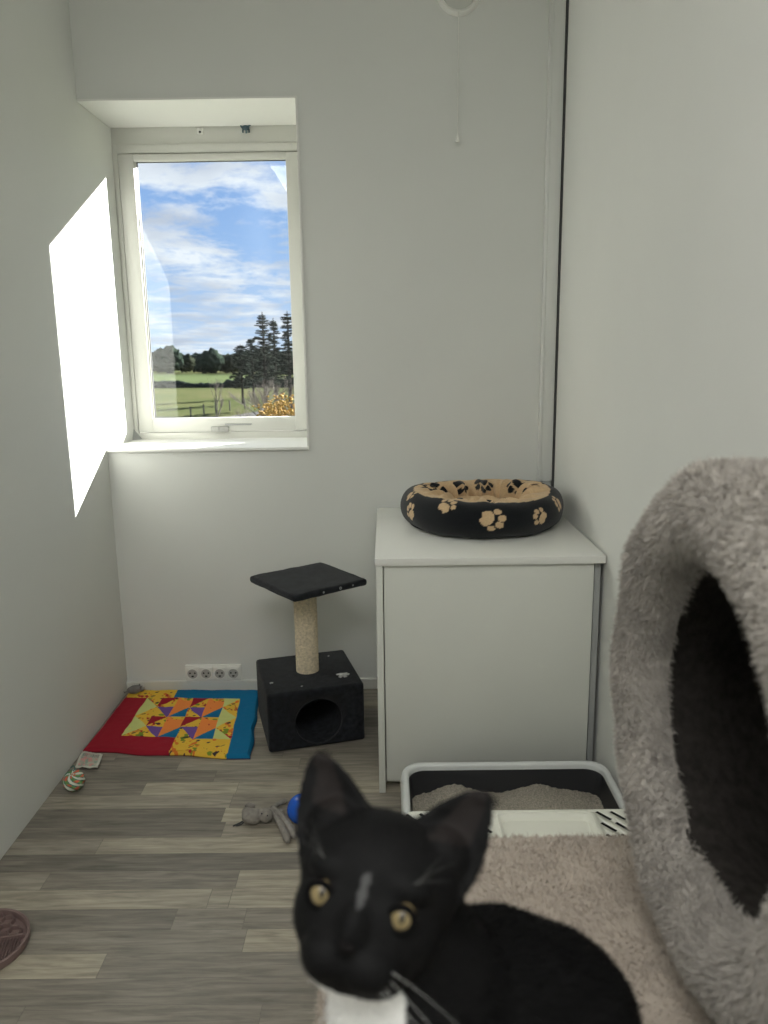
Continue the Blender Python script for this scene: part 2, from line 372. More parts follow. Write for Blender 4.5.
# socket strip
t = thing('socket_strip', 'white strip of four round wall sockets above the baseboard', 'power socket', (-.629, D, .068))
bm = bmesh.new(); boxr(bm, -.100, .100, -.012, 0, -.030, .030, .003); sp = obj('frame', bm, m_white, t)
for i in range(4):
    cx = -.0725 + i*.0483
    bm = bmesh.new(); boxr(bm, cx-.0225, cx+.0225, -.0175, -.010, -.0245, .0245, .002)
    M = Matrix.Translation((cx, -.0175, 0)) @ MX
    lathe(bm, [(.0195, 0), (.0195, .002), (.0180, .002), (.0178, -.0005)], 36, M)
    lathe(bm, [(0, .0004), (.0176, .0004)], 36, M, mi=1)
    for hx, hz in ((-.0085, .003), (.0085, .003)):
        lathe(bm, [(0, .0012), (.0030, .0012), (.003, .0004)], 14, Matrix.Translation((cx+hx, -.0175, hz)) @ MX, mi=2)
    boxr(bm, cx-.004, cx+.004, -.0195, -.0175, -.011, -.006, .0006, mi=2)
    obj('socket', bm, [m_white, mat('socket_well', (.42, .42, .40), .5, bump=.02), m_hole], t)

# fill light panel added unseen behind the camera to brighten the room
t = thing('fill_panel', 'added fill light, unseen large square white panel above and behind the viewpoint', 'fill light', (-.19, -.35, ZC))
k = NT('fill_emitter'); k.b.inputs['Emission Color'].default_value = (1, .99, .97, 1); k.b.inputs['Emission Strength'].default_value = 1.5; k.b.inputs['Base Color'].default_value = (.8, .8, .78, 1)
bm = bmesh.new(); boxr(bm, -.58, .58, -.58, .58, -.036, -.004, .003); obj('fill_face', bm, k.m, t)
bm = bmesh.new()
for q in ((-.61, -.575, -.61, .61), (.575, .61, -.61, .61), (-.58, .58, -.61, -.575), (-.58, .58, .575, .61)): boxr(bm, q[0], q[1], q[2], q[3], -.042, 0, .004)
obj('fill_frame', bm, m_white, t)
ld = bpy.data.lights.new('fill_light', 'AREA'); ld.shape = 'SQUARE'; ld.size = 1.14; ld.energy = 16; ld.color = (1, 1, .98)
lo = link(bpy.data.objects.new('fill_light', ld)); lo.location = (-.19, -.35, ZC-.045); lo['kind'] = 'helper'

# ------------------------------------------------------------------ cabinet with the cat bed on it
CX0, CY, CH = -.0362, 1.9205, .6617
t = thing('white_cabinet', 'plain white storage cabinet standing in the back right corner', 'cabinet', (.26, 2.26, 0))
def L(o, root): o.parent = root; o.matrix_parent_inverse = Matrix.Translation(-Vector(root.location)); return o
XE = XR-.004
def cobj(n, bm, m): return L(obj(n, bm, m), t)
bm = bmesh.new(); boxr(bm, CX0, XE, CY, D-.024, CH-.020, CH, .0015); cobj('top', bm, m_cabtop)
bm = bmesh.new(); boxr(bm, CX0+.002, CX0+.020, CY+.002, D-.024, 0, CH-.020, .001); cobj('side_panel', bm, m_cab)
bm = bmesh.new(); boxr(bm, XE-.022, XE-.006, CY+.022, D-.024, 0, CH-.020, .001); cobj('side_panel', bm, m_cabside)
bm = bmesh.new(); boxr(bm, CX0+.0225, XE-.026, CY+.012, CY+.030, .030, CH-.0225, .0015); cobj('front_panel', bm, m_cab)
bm = bmesh.new(); boxr(bm, CX0+.02, XE-.022, CY+.055, CY+.07, 0, .034); cobj('plinth', bm, m_cab)
bm = bmesh.new(); boxr(bm, CX0+.02, XE-.022, D-.05, D-.036, 0, CH-.02); cobj('back_panel', bm, m_cab)

# paw print helper: distance test in a local plane
def paw(u, v, cu_, cv, s, a):
    x = (u-cu_)/s; y = (v-cv)/s; c, n = math.cos(a), math.sin(a); X = x*c+y*n; Y = -x*n+y*c
    m = (((X)/.46)**2 + ((Y+.28)/.36)**2 < 1) & ~((((X)/.22)**2+((Y+.66)/.13)**2) < 1)
    for tx, ty, rr in ((-.52, .12, .17), (-.20, .46, .19), (.20, .46, .19), (.52, .12, .17)):
        m |= ((X-tx)/rr)**2 + ((Y-ty)/(rr*1.2))**2 < 1
    return m
TAN = np.array(srgb(196, 168, 132)); BLK = np.array(srgb(26, 28, 31))
t = thing('cat_bed', 'round black cat bed with tan paw prints on top of the white cabinet', 'pet bed', (.284, 2.320, CH))
def bed_mesh(kind):
    NU, NVv = 420, 110; vs = []; meta = []
    for i in range(NU):
        th = 2*PI*i/NU
        sq = 1 + .02*math.sin(3*th+.6) + .012*math.sin(5*th)
        for jn in range(NVv):
            if kind == 'rim':
                ph = 2*PI*jn/NVv    # around tube; 0 = outward
                rt_o, rt_z = .056, .053
                wr = 0.0
                inner = max(0, math.cos(ph-PI*.88))**1.7
                wr = inner*(.014*math.sin(th*15+2.2*math.sin(th*3)) + .008*math.sin(th*31+ph*2+1.5*math.sin(th*5)))
                wr += .0012*math.sin(th*9+ph*2) * 1.0
                zt = math.sin(ph)
                R = .190*sq; zz = .054
                rr = (1+wr/.05)
                hh = 1 + .10*math.sin(th*2+1.0)*max(0, zt)
                x = R + math.copysign(abs(math.cos(ph))**.85, math.cos(ph))*rt_o*rr
                z = zz + zt*rt_z*hh*rr
                vs.append((x*math.cos(th), x*math.sin(th), max(.001, z))); meta.append((th, ph))
            else:
                q = jn/(NVv-1); R = .158*q
                z = .066 - .020*q**3 + .005*math.sin(7*q*3+3*math.sin(th*2)) + .003*math.sin(th*5+q*14)
                vs.append((R*math.cos(th), R*math.sin(th), z)); meta.append((th, q))
    fs = []
    W = NVv if kind == 'rim' else NVv-1
    for i in range(NU):
        for jn in range(W):
            a = i*NVv+jn; b = i*NVv+(jn+1) % NVv; c = ((i+1) % NU)*NVv+(jn+1) % NVv; d = ((i+1) % NU)*NVv+jn
            fs.append((d, c, b, a) if kind != 'rim' else (a, d, c, b))
    me = bpy.data.meshes.new('bed'); me.from_pydata(vs, [], fs); me.update()
    meta = np.array(meta); th, ph = meta[:, 0], meta[:, 1]
    if kind == 'rim':
        ph2 = np.where(ph > PI*1.25, ph-2*PI, ph)                 # -0.75pi .. 1.25pi
        out = ph2 < PI*.44 + .16*np.sin(th*3+.5)
        u = th*.235; v = ph2*.055
        col = np.where(out[:, None], BLK, TAN)
        spots = [(-PI/2+.0, .012, .044, -1.9), (-PI/2+.62, .008, .034, 1.0), (-PI/2-.55, .052, .036, -.5), (-PI/2-1.15, .004, .034, .8), (-PI/2-1.35, .055, .032, -.6), (-PI/2+1.1, .030, .034, 1.2),
                 (.3, .01, .036, .4), (1.1, .03, .036, 2), (1.9, 0.01, .036, 1), (2.7, .03, .036, .2)]
        for c0, v0, s, a in spots:
            du = ((th - c0 + PI) % (2*PI) - PI)*.235
            m = paw(du, v, 0, v0, s*1.2, a) & out
            col = np.where(m[:, None], TAN, col)
        for c0, v0, s, a in [(PI/2+.35, .125, .034, 0), (PI/2-.15, .12, .036, .5), (PI/2+1.0, .12, .03, 0), (PI/2-.9, .12, .034, 0), (0.1, .12, .03, 1), (PI-.1, .115, .03, 1)]:
            du = ((th - c0 + PI) % (2*PI) - PI)*.17
            m = paw(du, v, 0, v0, s*1.4, a) & ~out
            col = np.where(m[:, None], BLK, col)
    else:
        V = np.array(vs); col = np.tile(TAN, (len(V), 1))
        for x0, y0, s, a in [(.02, -.03, .045, .3), (-.07, .05, .04, 2), (.08, .07, .04, 4), (-.08, -.07, .038, 1)]:
            col = np.where(paw(V[:, 0], V[:, 1], x0, y0, s, a)[:, None], BLK, col)
    nz = 1 + RNG.normal(0, .05, (len(col), 1)); col = np.clip(col*nz, 0, 1)
    ca = me.color_attributes.new('col', 'FLOAT_COLOR', 'POINT'); ca.data.foreach_set('color', np.concatenate([col, np.ones((len(col), 1))], 1).ravel())
    return me
m_fleece = attr_mat('printed_fleece', .95, bump=.4, bscale=350, spec=.1, sheen=.15)
obj('rim', bed_mesh('rim'), m_fleece, t, angle=180)
obj('cushion', bed_mesh('cushion'), m_fleece, t, angle=180)
bm = bmesh.new(); lathe(bm, [(0, .002), (.18, .002), (.22, .008), (.20, .02), (0, .02)], 64); obj('underside', bm, mat('bed_base_black', tuple(BLK), .9, bump=.2), t)

# ------------------------------------------------------------------ scratching post with box
m_blackplush = mat('black_plush', (.0135, .015, .018), .95, bump=.9, bscale=500, var=.5, vscale=60, spec=.15, sheen=.08)
m_sisal = mat('sisal_rope', (.66, .57, .42), .9, bump=.6, bscale=500, var=.22, vscale=120, spec=.1)
BZ = .190; BA = math.radians(15.6)
t = thing('scratching_post', 'small black cat scratching post with cave box and square top platform', 'scratching post', (-.262, 2.322, 0), BA)
m_fluff = mat('white_lint', (.55, .55, .53), 1, bump=.5)
def rbox_plush(x0, x1, y0, y1, z0, z1, bev, hole=None, amp=.0012):
    bm = bmesh.new(); boxr(bm, x0, x1, y0, y1, z0, z1, bev, seg=4)
    return bm
o = obj('cave_box', rbox_plush(-.150, .147, -.150, .140, 0.002, BZ, .009), m_blackplush, t)
cm = bmesh.new(); lathe(cm, [(0, 0), (.072, 0), (.072, .28), (0, .28)], 48, Matrix.Translation((.004, .10, .085)) @ Matrix.Rotation(PI/2, 4, 'X') @ Matrix.Scale(1.0, 4))
co = obj('cut', cm, m_hole, t)
co.location = (0, 0, 0)
md = o.modifiers.new('b', 'BOOLEAN'); md.operation = 'DIFFERENCE'; md.object = co; md.solver = 'EXACT'
bake(o); bpy.data.objects.remove(co)
bm = bmesh.new(); lathe(bm, [(.072, -.008), (.0735, -.001), (.0735, .002), (.072, .003), (.071, -.006)], 48, Matrix.Translation((.004, -.150, .085)) @ Matrix.Rotation(PI/2, 4, 'X')); obj('opening_edge', bm, m_blackplush, t)
bm = bmesh.new()
pz0, pz1 = BZ-.002, .482; pr = .036
prof = []
nturn = 44
for i in range(nturn*6+1):
    a = i/6.0; prof.append((pr-.0018+.0022*abs(math.sin(PI*a)), pz0 + (pz1-pz0)*i/(nturn*6)))
lathe(bm, prof, 40); p = obj('sisal_post', bm, m_sisal, t, angle=180); p.location = (-.001, .0, 0)
bm = bmesh.new(); boxr(bm, -.133, .133, -.133, .133, -.011, .011, .009, seg=4)
bmesh.ops.subdivide_edges(bm, edges=[e for e in bm.edges if e.calc_length() > .1], cuts=8, use_grid_fill=True)
for v in bm.verts: v.co += Vector((noise.noise(v.co*20), noise.noise(v.co*20+Vector((5, 0, 0))), noise.noise(v.co*25+Vector((0, 9, 0)))))*.0025
p = obj('top_platform', bm, m_blackplush, t, angle=180); p.location = (.008, -.014, .489); p.rotation_euler = (0, 0, math.radians(22))
def fluffs(name, spots, zf, par):
    for (x, y, s) in spots:
        bm = bmesh.new()
        for q in range(9):
            a = random.random()*6.28; c = Vector((x, y, zf)); d = Vector((math.cos(a), math.sin(a)*.5, .3))*s
            tube(bm, [c-d*.5, c+Vector((0, 0, s*.2)), c+d*.6], [s*.05, s*.12, s*.05], 5)
        obj(name, bm, m_fluff, par)
fluffs('lint', [(.095, -.085, .036), (-.125, -.07, .010), (.085, .09, .006), (-.04, -.12, .006)], BZ+.001, t)
for (x, y) in ((.07, -.145), (.05, -.15), (.100, -.13), (-.06, -.13)):
    pass
m_bead = mat('lint_spot', (.35, .37, .36), .7, bump=.2)
Rp = Matrix.Translation((.008, -.014, .489)) @ Matrix.Rotation(math.radians(22), 4, 'Z')
for (x, z, s) in ((.03, .002, .0045), (-.03, .001, .003), (.075, .002, .0025)):
    bm = bmesh.new(); c = Rp @ Vector((x, -.1345, z)); lathe(bm, [(s*.45, 0), (s, 0), (s, .0008), (s*.45, .0008)], 16, Matrix.Translation(c) @ Matrix.Rotation(math.radians(22), 4, 'Z') @ MX, close=True); obj('lint', bm, m_bead, t)

# ------------------------------------------------------------------ patchwork mat
t = thing('patchwork_mat', 'colourful patchwork quilt mat with red and blue border on the floor', 'mat', (-.68, 2.36, 0))
qb = [Vector((-.926, 2.580)), Vector((-.462, 2.566)), Vector((-.416, 2.106)), Vector((-.934, 2.160))]
def quv(u, v): return (qb[0]*(1-u)+qb[1]*u)*(1-v) + (qb[3]*(1-u)+qb[2]*u)*v
NU, NV = 300, 280
vs = []; uv = []
def qz(u, v):
    e = min(u, 1-u, v, 1-v)
    return .013*min(1, e/.02+.25) + .0022*noise.noise(Vector((u*7, v*7, 0))) + .0012*noise.noise(Vector((u*22, v*22, 3)))
for j in range(NV):
    for i in range(NU):
        u, v = i/(NU-1), j/(NV-1)
        p = quv(u, v); wob = .004*noise.noise(Vector((u*6, v*6, 8))); 
        if v > .98 or u > .98: p = p + Vector((.003*math.sin(v*18), .005*math.sin(u*13)))
        vs.append((p.x+.68+wob, p.y-2.36+wob, qz(u, v)+.002)); uv.append((u, v))
fs = [(j*NU+i, (j+1)*NU+i, (j+1)*NU+i+1, j*NU+i+1) for j in range(NV-1) for i in range(NU-1)]
edge = [i for i in range(NU)] + [j*NU+NU-1 for j in range(1, NV)] + [(NV-1)*NU+i for i in range(NU-2, -1, -1)] + [j*NU for j in range(NV-2, 0, -1)]
nb = len(vs)
for e in edge: vs.append((vs[e][0], vs[e][1], .0005)); uv.append(uv[e])
for q in range(len(edge)):
    a, b = edge[q], edge[(q+1) % len(edge)]; fs.append((a, b, nb+(q+1) % len(edge), nb+q))
me = bpy.data.meshes.new('quilt'); me.from_pydata(vs, [], fs); me.update()
U = np.array(uv); u, v = U[:, 0], U[:, 1]
def sc(*a): return np.array(srgb(*a))
RED, BLU, PUR, ORG, YEL, GRN = sc(150, 34, 48), sc(24, 108, 150), sc(112, 82, 150), sc(236, 140, 70), sc(224, 182, 66), sc(200, 206, 130)
P3 = np.stack([u, v, u*0], 1)
n1 = vnoise(P3, 24, 3); n2 = vnoise(P3, 42, 9)
def motif(base, amt=1.0):
    c = np.tile(base, (len(u), 1))
    c = np.where((n1[:, 0] > .45)[:, None], sc(214, 120, 50), c)
    c = np.where((n1[:, 1] > .6)[:, None], sc(120, 140, 50), c)
    c = np.where((n2[:, 0] > .62)[:, None], sc(170, 50, 50), c)
    c = np.where((n2[:, 2] > .7)[:, None], sc(60, 50, 60), c)
    return c
YM = motif(YEL); OM = np.where((n2[:, 1] > 1.0)[:, None], sc(200, 90, 60), np.tile(ORG, (len(u), 1))); GM = np.where((n1[:, 2] > .85)[:, None], sc(230, 210, 90), np.tile(GRN, (len(u), 1)))
flat = lambda c: np.tile(c, (len(u), 1))
col = flat(BLU)
def setw(m, c): 
    global col
    col = np.where(m[:, None], c, col)
iu0, iu1, iv0, iv1 = .175, .865, .165, .80
setw((u < iu0) & (v >= iv0), flat(RED))
setw((v < iv0) & (u < .37), YM)
setw((v >= iv1) & (u < .52), flat(RED))
setw((v >= iv1) & (u >= .52) & (u < iu1), YM)
a = (u-iu0)/(iu1-iu0)*6; b = (v-iv0)/(iv1-iv0)*4
ci, ri = np.floor(a), np.floor(b); fa, fb = a-ci, b-ri
ins = (ci >= 0) & (ci < 6) & (ri >= 0) & (ri < 4)
lr = ri % 2; lc = (ci-1) % 2; mid = ins & (ci >= 1) & (ci <= 4); sd = ins & ~((ci >= 1) & (ci <= 4))
setw(ins, YM)
setw(sd & (fa < fb) & ((ri+ci) % 2 == 0), GM); setw(sd & (fa+fb < 1) & ((ri+ci) % 2 == 1), GM)
setw(mid & (lr == 0) & (lc == 0) & (fa+fb < 1), flat(RED))
setw(mid & (lr == 0) & (lc == 1), OM); setw(mid & (lr == 0) & (lc == 1) & (fa > fb+.1) & (fb < .3), YM)
setw(mid & (lr == 1) & (lc == 0) & (fa > fb*.9), flat(PUR)); 
setw(mid & (lr == 1) & (lc == 1) & (fa+fb > 1), flat(BLU)); setw(mid & (lr == 1) & (lc == 1) & (fa+fb <= 1), OM)
setw((u*0+np.arange(len(u)) >= nb), flat(sc(70, 30, 40)))
ca = me.color_attributes.new('col', 'FLOAT_COLOR', 'POINT'); ca.data.foreach_set('color', np.concatenate([col, np.ones((len(col), 1))], 1).ravel())
obj('quilt_top', me, attr_mat('quilt_cotton', .9, bump=.3, bscale=250, spec=.15), t, angle=180)

# ------------------------------------------------------------------ small toys on the floor
# grey toy mouse on the mat's far left corner
m_grey = mat('grey_toy_plush', (.20, .19, .18), .95, bump=.6, bscale=300, var=.2, vscale=60)
t = thing('toy_mouse', 'small grey toy mouse on the far left corner of the patchwork mat', 'cat toy', (-.898, 2.545, .0155), .4)
bm = bmesh.new(); blob(bm, (0, 0, .014), (.026, .016, .014), sub=3, amp=.12, freq=2); blob(bm, (.022, 0, .012), (.013, .010, .010), sub=2); obj('body', bm, m_grey, t)
for s in (-1, 1):
    bm = bmesh.new(); blob(bm, (.018, s*.009, .022), (.003, .006, .006), sub=2); obj('ear', bm, m_grey, t)
bm = bmesh.new(); tube(bm, [(-.024, 0, .012), (-.034, .010, .004), (-.036, .024, .002)], [.0018, .0015, .001], 6); obj('tail', bm, m_grey, t)

# crumpled little packet
t = thing('paper_packet', 'crumpled small printed white and pink packet on floor by the left wall', 'packet', (-.885, 2.125, 0))
cs = [onz(82, 752, 0), onz(103, 756, 0), onz(98, 771, 0), onz(75, 769, 0)]
N = 26; vs = []; cc = []
for j in range(N):
    for i in range(N):
        a, b = i/(N-1), j/(N-1); p = (cs[0]*(1-a)+cs[1]*a)*(1-b) + (cs[3]*(1-a)+cs[2]*a)*b
        z = .004 + .004*noise.noise(Vector((a*4, b*4, 1))) + .006*a*b + .002*noise.noise(Vector((a*11, b*11, 4)))
        vs.append((max(p.x, XL+.004)+.885, p.y-2.125, max(.001, z)))
        c = sc(198, 198, 186)
        if .1 < a < .9 and .1 < b < .9:
            c = sc(178, 176, 160)
            if noise.noise(Vector((a*5, b*5, 7))) > .1: c = sc(205, 150, 145)
            if noise.noise(Vector((a*6, b*6, 17))) > .2: c = sc(140, 165, 150)
            if b < .35 and (int(a*40) % 3 == 0): c = sc(120, 130, 125)
        cc.append(c)
fs = [(j*N+i, (j+1)*N+i, (j+1)*N+i+1, j*N+i+1) for j in range(N-1) for i in range(N-1)]
me = bpy.data.meshes.new('packet'); me.from_pydata(vs, [], fs); me.update()
ca = me.color_attributes.new('col', 'FLOAT_COLOR', 'POINT'); cc = np.array(cc); ca.data.foreach_set('color', np.concatenate([cc, np.ones((len(cc), 1))], 1).ravel())
o = obj('packet_sheet', me, attr_mat('printed_packet', .45, spec=.5), t, angle=60)
sm = o.modifiers.new('s', 'SOLIDIFY'); sm.thickness = .0015; sm.offset = 1

# striped ball
t = thing('striped_ball', 'small green white and orange woven ball on floor beside left wall', 'cat toy', (-.880, 1.955, .029))
bm = bmesh.new(); bmesh.ops.create_uvsphere(bm, u_segments=80, v_segments=60, radius=.0285)
for v in bm.verts:
    d = v.co.normalized(); v.co *= 1 + .05*math.sin(8*math.atan2(d.y+.3*d.z, d.x)+6*d.z)
me = bpy.data.meshes.new('b'); bm.to_mesh(me); bm.free()
def bcol(V):
    d = V/np.linalg.norm(V, axis=1)[:, None]; s = np.sin(5*np.arctan2(d[:, 1]+.5*d[:, 2], d[:, 0])+7*d[:, 2]); q = np.sin(9*d[:, 2]-4*d[:, 0]+1)
    c = np.where((s > .45)[:, None], sc(215, 220, 205), np.where((s > -.2)[:, None], sc(66, 120, 108), np.where((q > .2)[:, None], sc(214, 110, 84), sc(112, 150, 92))))
    return c
paint(me, bcol); obj('ball_shell', me, attr_mat('woven_yarn', .7, bump=.3, bscale=600), t, angle=180)
bm = bmesh.new(); tube(bm, [(0, 0, .026), (.004, .006, .034), (-.002, .012, .038), (-.008, .008, .034)], .0016, 6); obj('loop', bm, mat('teal_cord', srgb(50, 110, 105), .8, bump=.1), t)

# blue ball
c = onz(302, 809, .038)
t = thing('blue_ball', 'shiny solid blue plastic ball on floor by the grey plush toy', 'ball', (c.x, c.y, .038))
bm = bmesh.new(); bmesh.ops.create_uvsphere(bm, u_segments=64, v_segments=40, radius=.038); obj('ball_shell', bm, mat('blue_plastic', srgb(16, 88, 196), .18, bump=.02, spec=.6), t, angle=180)
bm = bmesh.new(); lathe(bm, [(.0381, -.0006), (.0385, 0), (.0381, .0006)], 64, Matrix.Rotation(.7, 4, 'X')); obj('seam', bm, mat('blue_seam', srgb(14, 74, 176), .3, bump=.02), t)

# grey plush toy with long limbs
B0 = onz(265, 818, 0.0)
t = thing('plush_toy', 'grey fabric mouse toy with long limbs lying beside the blue ball', 'cat toy', (B0.x, B0.y, 0))
m_linen = mat('grey_linen', (.25, .23, .205), .95, bump=.6, bscale=600, var=.18, vscale=90)
def tp(px, py, z): return onz(px, py, z) - Vector((B0.x, B0.y, 0))
bm = bmesh.new(); blob(bm, tp(252, 816, .022), (.026, .022, .020), sub=4, amp=.15, freq=1.6); blob(bm, tp(247, 812, .030), (.014, .012, .012), sub=3); obj('body', bm, m_linen, t)
bm = bmesh.new(); blob(bm, tp(265, 815, .024), (.020, .018, .019), sub=4, amp=.08, freq=1.5); hd = obj('head', bm, m_linen, t)
m_eye = mat('toy_eye_black', (.01, .01, .01), .3, bump=.02)
hc = tp(265, 815, .024); toc = (EYEP - Vector((B0.x, B0.y, 0)) - hc).normalized()
for s in (-1, 1):
    bm = bmesh.new(); blob(bm, hc + toc*.0175 + Vector((s*.007-.001, 0, .001-.003*s)), .0022, sub=2); obj('eye', bm, m_eye, hd)
for pts, rr in (([tp(271, 810, .022), tp(281, 822, .014), tp(288, 842, .009)], .0085), ([tp(273, 808, .024), tp(286, 818, .018), tp(295, 838, .009)], .0085),
                ([tp(272, 808, .020), tp(279, 803, .014), tp(286, 800, .008)], .007), ([tp(270, 812, .02), tp(278, 811, .012), tp(284, 812, .008)], .006)):
    bm = bmesh.new(); P = []; 
    for i in range(13):
        s = i/12; a = pts[0].lerp(pts[1], s); b = pts[1].lerp(pts[2], s); P.append(a.lerp(b, s))
    tube(bm, P, [rr*(.8+.35*(i/12)) for i in range(12)]+[rr*.5], 14); obj('limb', bm, m_linen, t)
bm = bmesh.new(); blob(bm, tp(250, 806, .034), (.014, .005, .010), sub=3); obj('ear', bm, m_linen, t)
bm = bmesh.new(); tube(bm, [tp(246, 819, .012), tp(240, 823, .006), tp(233, 826, .0035)], [.0022, .002, .0018], 8); tube(bm, [tp(247, 820, .008), tp(241, 824.5, .004), tp(236, 826, .003)], [.0015]*3, 6); obj('tail_cord', bm, m_dark, t)

# pink lick mat at the left edge
t = thing('lick_mat', 'round dusty pink rubber feeding mat with honeycomb ribs by left wall', 'feeding mat', (-.844, 1.370, 0), .25)
m_pink = mat('dusty_pink_rubber', srgb(122, 102, 98), .55, bump=.08, bscale=120)
bm = bmesh.new(); lathe(bm, [(0, 0), (.090, 0), (.094, .004), (.095, .018), (.092, .020), (.089, .018), (.087, .006), (0, .006)], 72); bs = obj('plate', bm, m_pink, t)
bm = bmesh.new()
def rib(bm, a, b, w=.0014, z0=.005, z1=.016):
    d = (b-a); L_ = d.length; an = math.atan2(d.y, d.x); box(bm, ((a.x+b.x)/2, (a.y+b.y)/2, (z0+z1)/2), (L_, w, z1-z0), 0, an)
rib(bm, Vector((-.087, 0)), Vector((.087, 0)), .003, z1=.017)
s = .014; done = set()
for i in range(-8, 9):
    for j in range(0, 8):
        cx = i*s*1.5; cy = .006 + (j+.5*(i % 2))*s*math.sqrt(3)
        P = [Vector((cx+s*math.cos(q*PI/3), cy+s*math.sin(q*PI/3))) for q in range(6)]
        for q in range(6):
            a, b = P[q], P[(q+1) % 6]
            key = (round((a.x+b.x)*500), round((a.y+b.y)*500))
            if key in done or a.y < .001 or b.y < .001 or a.length > .086 or b.length > .086: continue
            done.add(key); rib(bm, a, b)
obj('honeycomb_ribs', bm, m_pink, t, smooth=False)
bm = bmesh.new()
for i in range(-14, 15):
    for j in range(1, 14):
        x, y = i*.006, -j*.0064
        if x*x+y*y < .083**2: box(bm, (x, y, .010), (.0016, .0036, .010), 0)
obj('bristles', bm, m_pink, t, smooth=False)['kind'] = 'stuff'

# ------------------------------------------------------------------ litter tray
t = thing('litter_tray', 'litter tray with pale grey rim and white slotted step before the cabinet', 'litter box', (.288, 1.54, 0))
m_trayrim = mat('tray_rim_grey', (.60, .62, .61), .35, bump=.03)
m_traydark = mat('tray_black_plastic', (.022, .023, .026), .45, bump=.04)
m_step = mat('step_ivory_plastic', (.80, .80, .72), .4, bump=.03)
def rrect(x0, x1, y0, y1, r, n=8):
    out = []
    for cx, cy, a0 in ((x1-r, y1-r, 0), (x0+r, y1-r, PI/2), (x0+r, y0+r, PI), (x1-r, y0+r, 1.5*PI)):
        for k in range(n+1): a = a0 + PI/2*k/n; out.append((cx+r*math.cos(a), cy+r*math.sin(a)))
    return out
def loft(bm, rings, closed=False, mi=0, cap0=False, cap1=False):
    R = [[bm.verts.new(p) for p in ring] for ring in rings]
    pr = list(zip(R, R[1:])) + ([(R[-1], R[0])] if closed else [])
    for A, B in pr:
        for k in range(len(A)): bm.faces.new((A[k], A[(k+1) % len(A)], B[(k+1) % len(B)], B[k])).material_index = mi
    if cap0: bm.faces.new(R[0][::-1]).material_index = mi
    if cap1: bm.faces.new(R[-1]).material_index = mi
TX0, TX1, TY0, TY1 = -.266, .262, -.34, .288
def ring(ins, z, r=.05): return [(x, y, z) for x, y in rrect(TX0+ins, TX1-ins, TY0+ins, TY1-ins, max(.01, r-ins*.4))]
def tobj(n, bm, m, ang=40): return obj(n, bm, m, t, angle=ang)
bm = bmesh.new(); loft(bm, [ring(.030, .002), ring(.018, .10), ring(.015, .130), ring(.0205, .138), ring(.024, .10), ring(.035, .008)], cap0=True, cap1=True); tobj('tray_body', bm, m_traydark)
bm = bmesh.new(); loft(bm, [ring(.002, .112), ring(0, .122), ring(.004, .142), ring(.008, .148), ring(.012, .149), ring(.019, .147), ring(.021, .142), ring(.021, .126), ring(.017, .126), ring(.014, .132), ring(.006, .112)], closed=True); tobj('rim', bm, m_trayrim, 60)
# litter
NX, NY = 150, 110; vs = []
for j in range(NY):
    for i in range(NX):
        a, b = i/(NX-1), j/(NY-1); x = TX0+.029+a*(TX1-TX0-.058); y = TY0+.05+b*(TY1-TY0-.079)
        z = .072 + .018*math.exp(-((a-.22)**2)/.02)*b + .022*math.exp(-((a-.70)**2)/.02)*b**2 + .012*noise.noise(Vector((x*12, y*12, 0))) + .0035*noise.noise(Vector((x*110, y*110, 0)))+.0025*random.random()
        vs.append((x, y, z))
fs = [(j*NX+i, j*NX+i+1, (j+1)*NX+i+1, (j+1)*NX+i) for j in range(NY-1) for i in range(NX-1)]
me = bpy.data.meshes.new('litter'); me.from_pydata(vs, [], fs); me.update()
o = obj('litter', me, mat('clay_litter', (.33, .30, .25), .95, bump=1, bscale=500, var=.35, vscale=260), t, smooth=False); o['kind'] = 'stuff'
# white slotted step
sx0, sx1, sy0, sy1, szt = TX0+.006, TX1-.004, -.30, .056, .156
bm = bmesh.new(); loft(bm, [[(x, y, z) for x, y in rrect(sx0+i, sx1-i, sy0+i, sy1-i, .02)] for i, z in ((.002, szt-.022), (0, szt-.018), (0, szt-.004), (.003, szt), (.006, szt+.001))], cap0=True, cap1=True)
stp = obj('slotted_step', bm, [m_step, m_hole], t)
bm = bmesh.new()
loft(bm, [[(x, y, z) for x, y in rrect(-.052+i, .160-i, -.20+i, .040-i, .015)] for i, z in ((.010, szt-.013), (0, szt+.02))], cap0=True, cap1=True)
for (bx0, bx1) in ((-.245, -.065), (.185, .250)):
    x = bx0
    while x < bx1:
        for y in (.026, -.016, -.058, -.100):
            M = Matrix.Translation((x, y, szt)) @ Matrix.Rotation(math.radians(-52), 4, 'Z')
            box(bm, None, (.040, .0082, .024), .0018, M=M, seg=2, mi=1)
        x += .032
ct = obj('cut', bm, [m_step, m_hole], t)
md = stp.modifiers.new('b', 'BOOLEAN'); md.operation = 'DIFFERENCE'; md.object = ct; md.solver = 'EXACT'
bake(stp); bpy.data.objects.remove(ct)
bm = bmesh.new(); loft(bm, [[(x, y, szt+.001+dz) for x, y in rrect(-.055+i, .163-i, -.203+i, .043-i, .016)] for i, dz in ((0, 0), (.001, .003), (.004, .003), (.005, -.002))]); obj('recess_lip', bm, m_step, t)

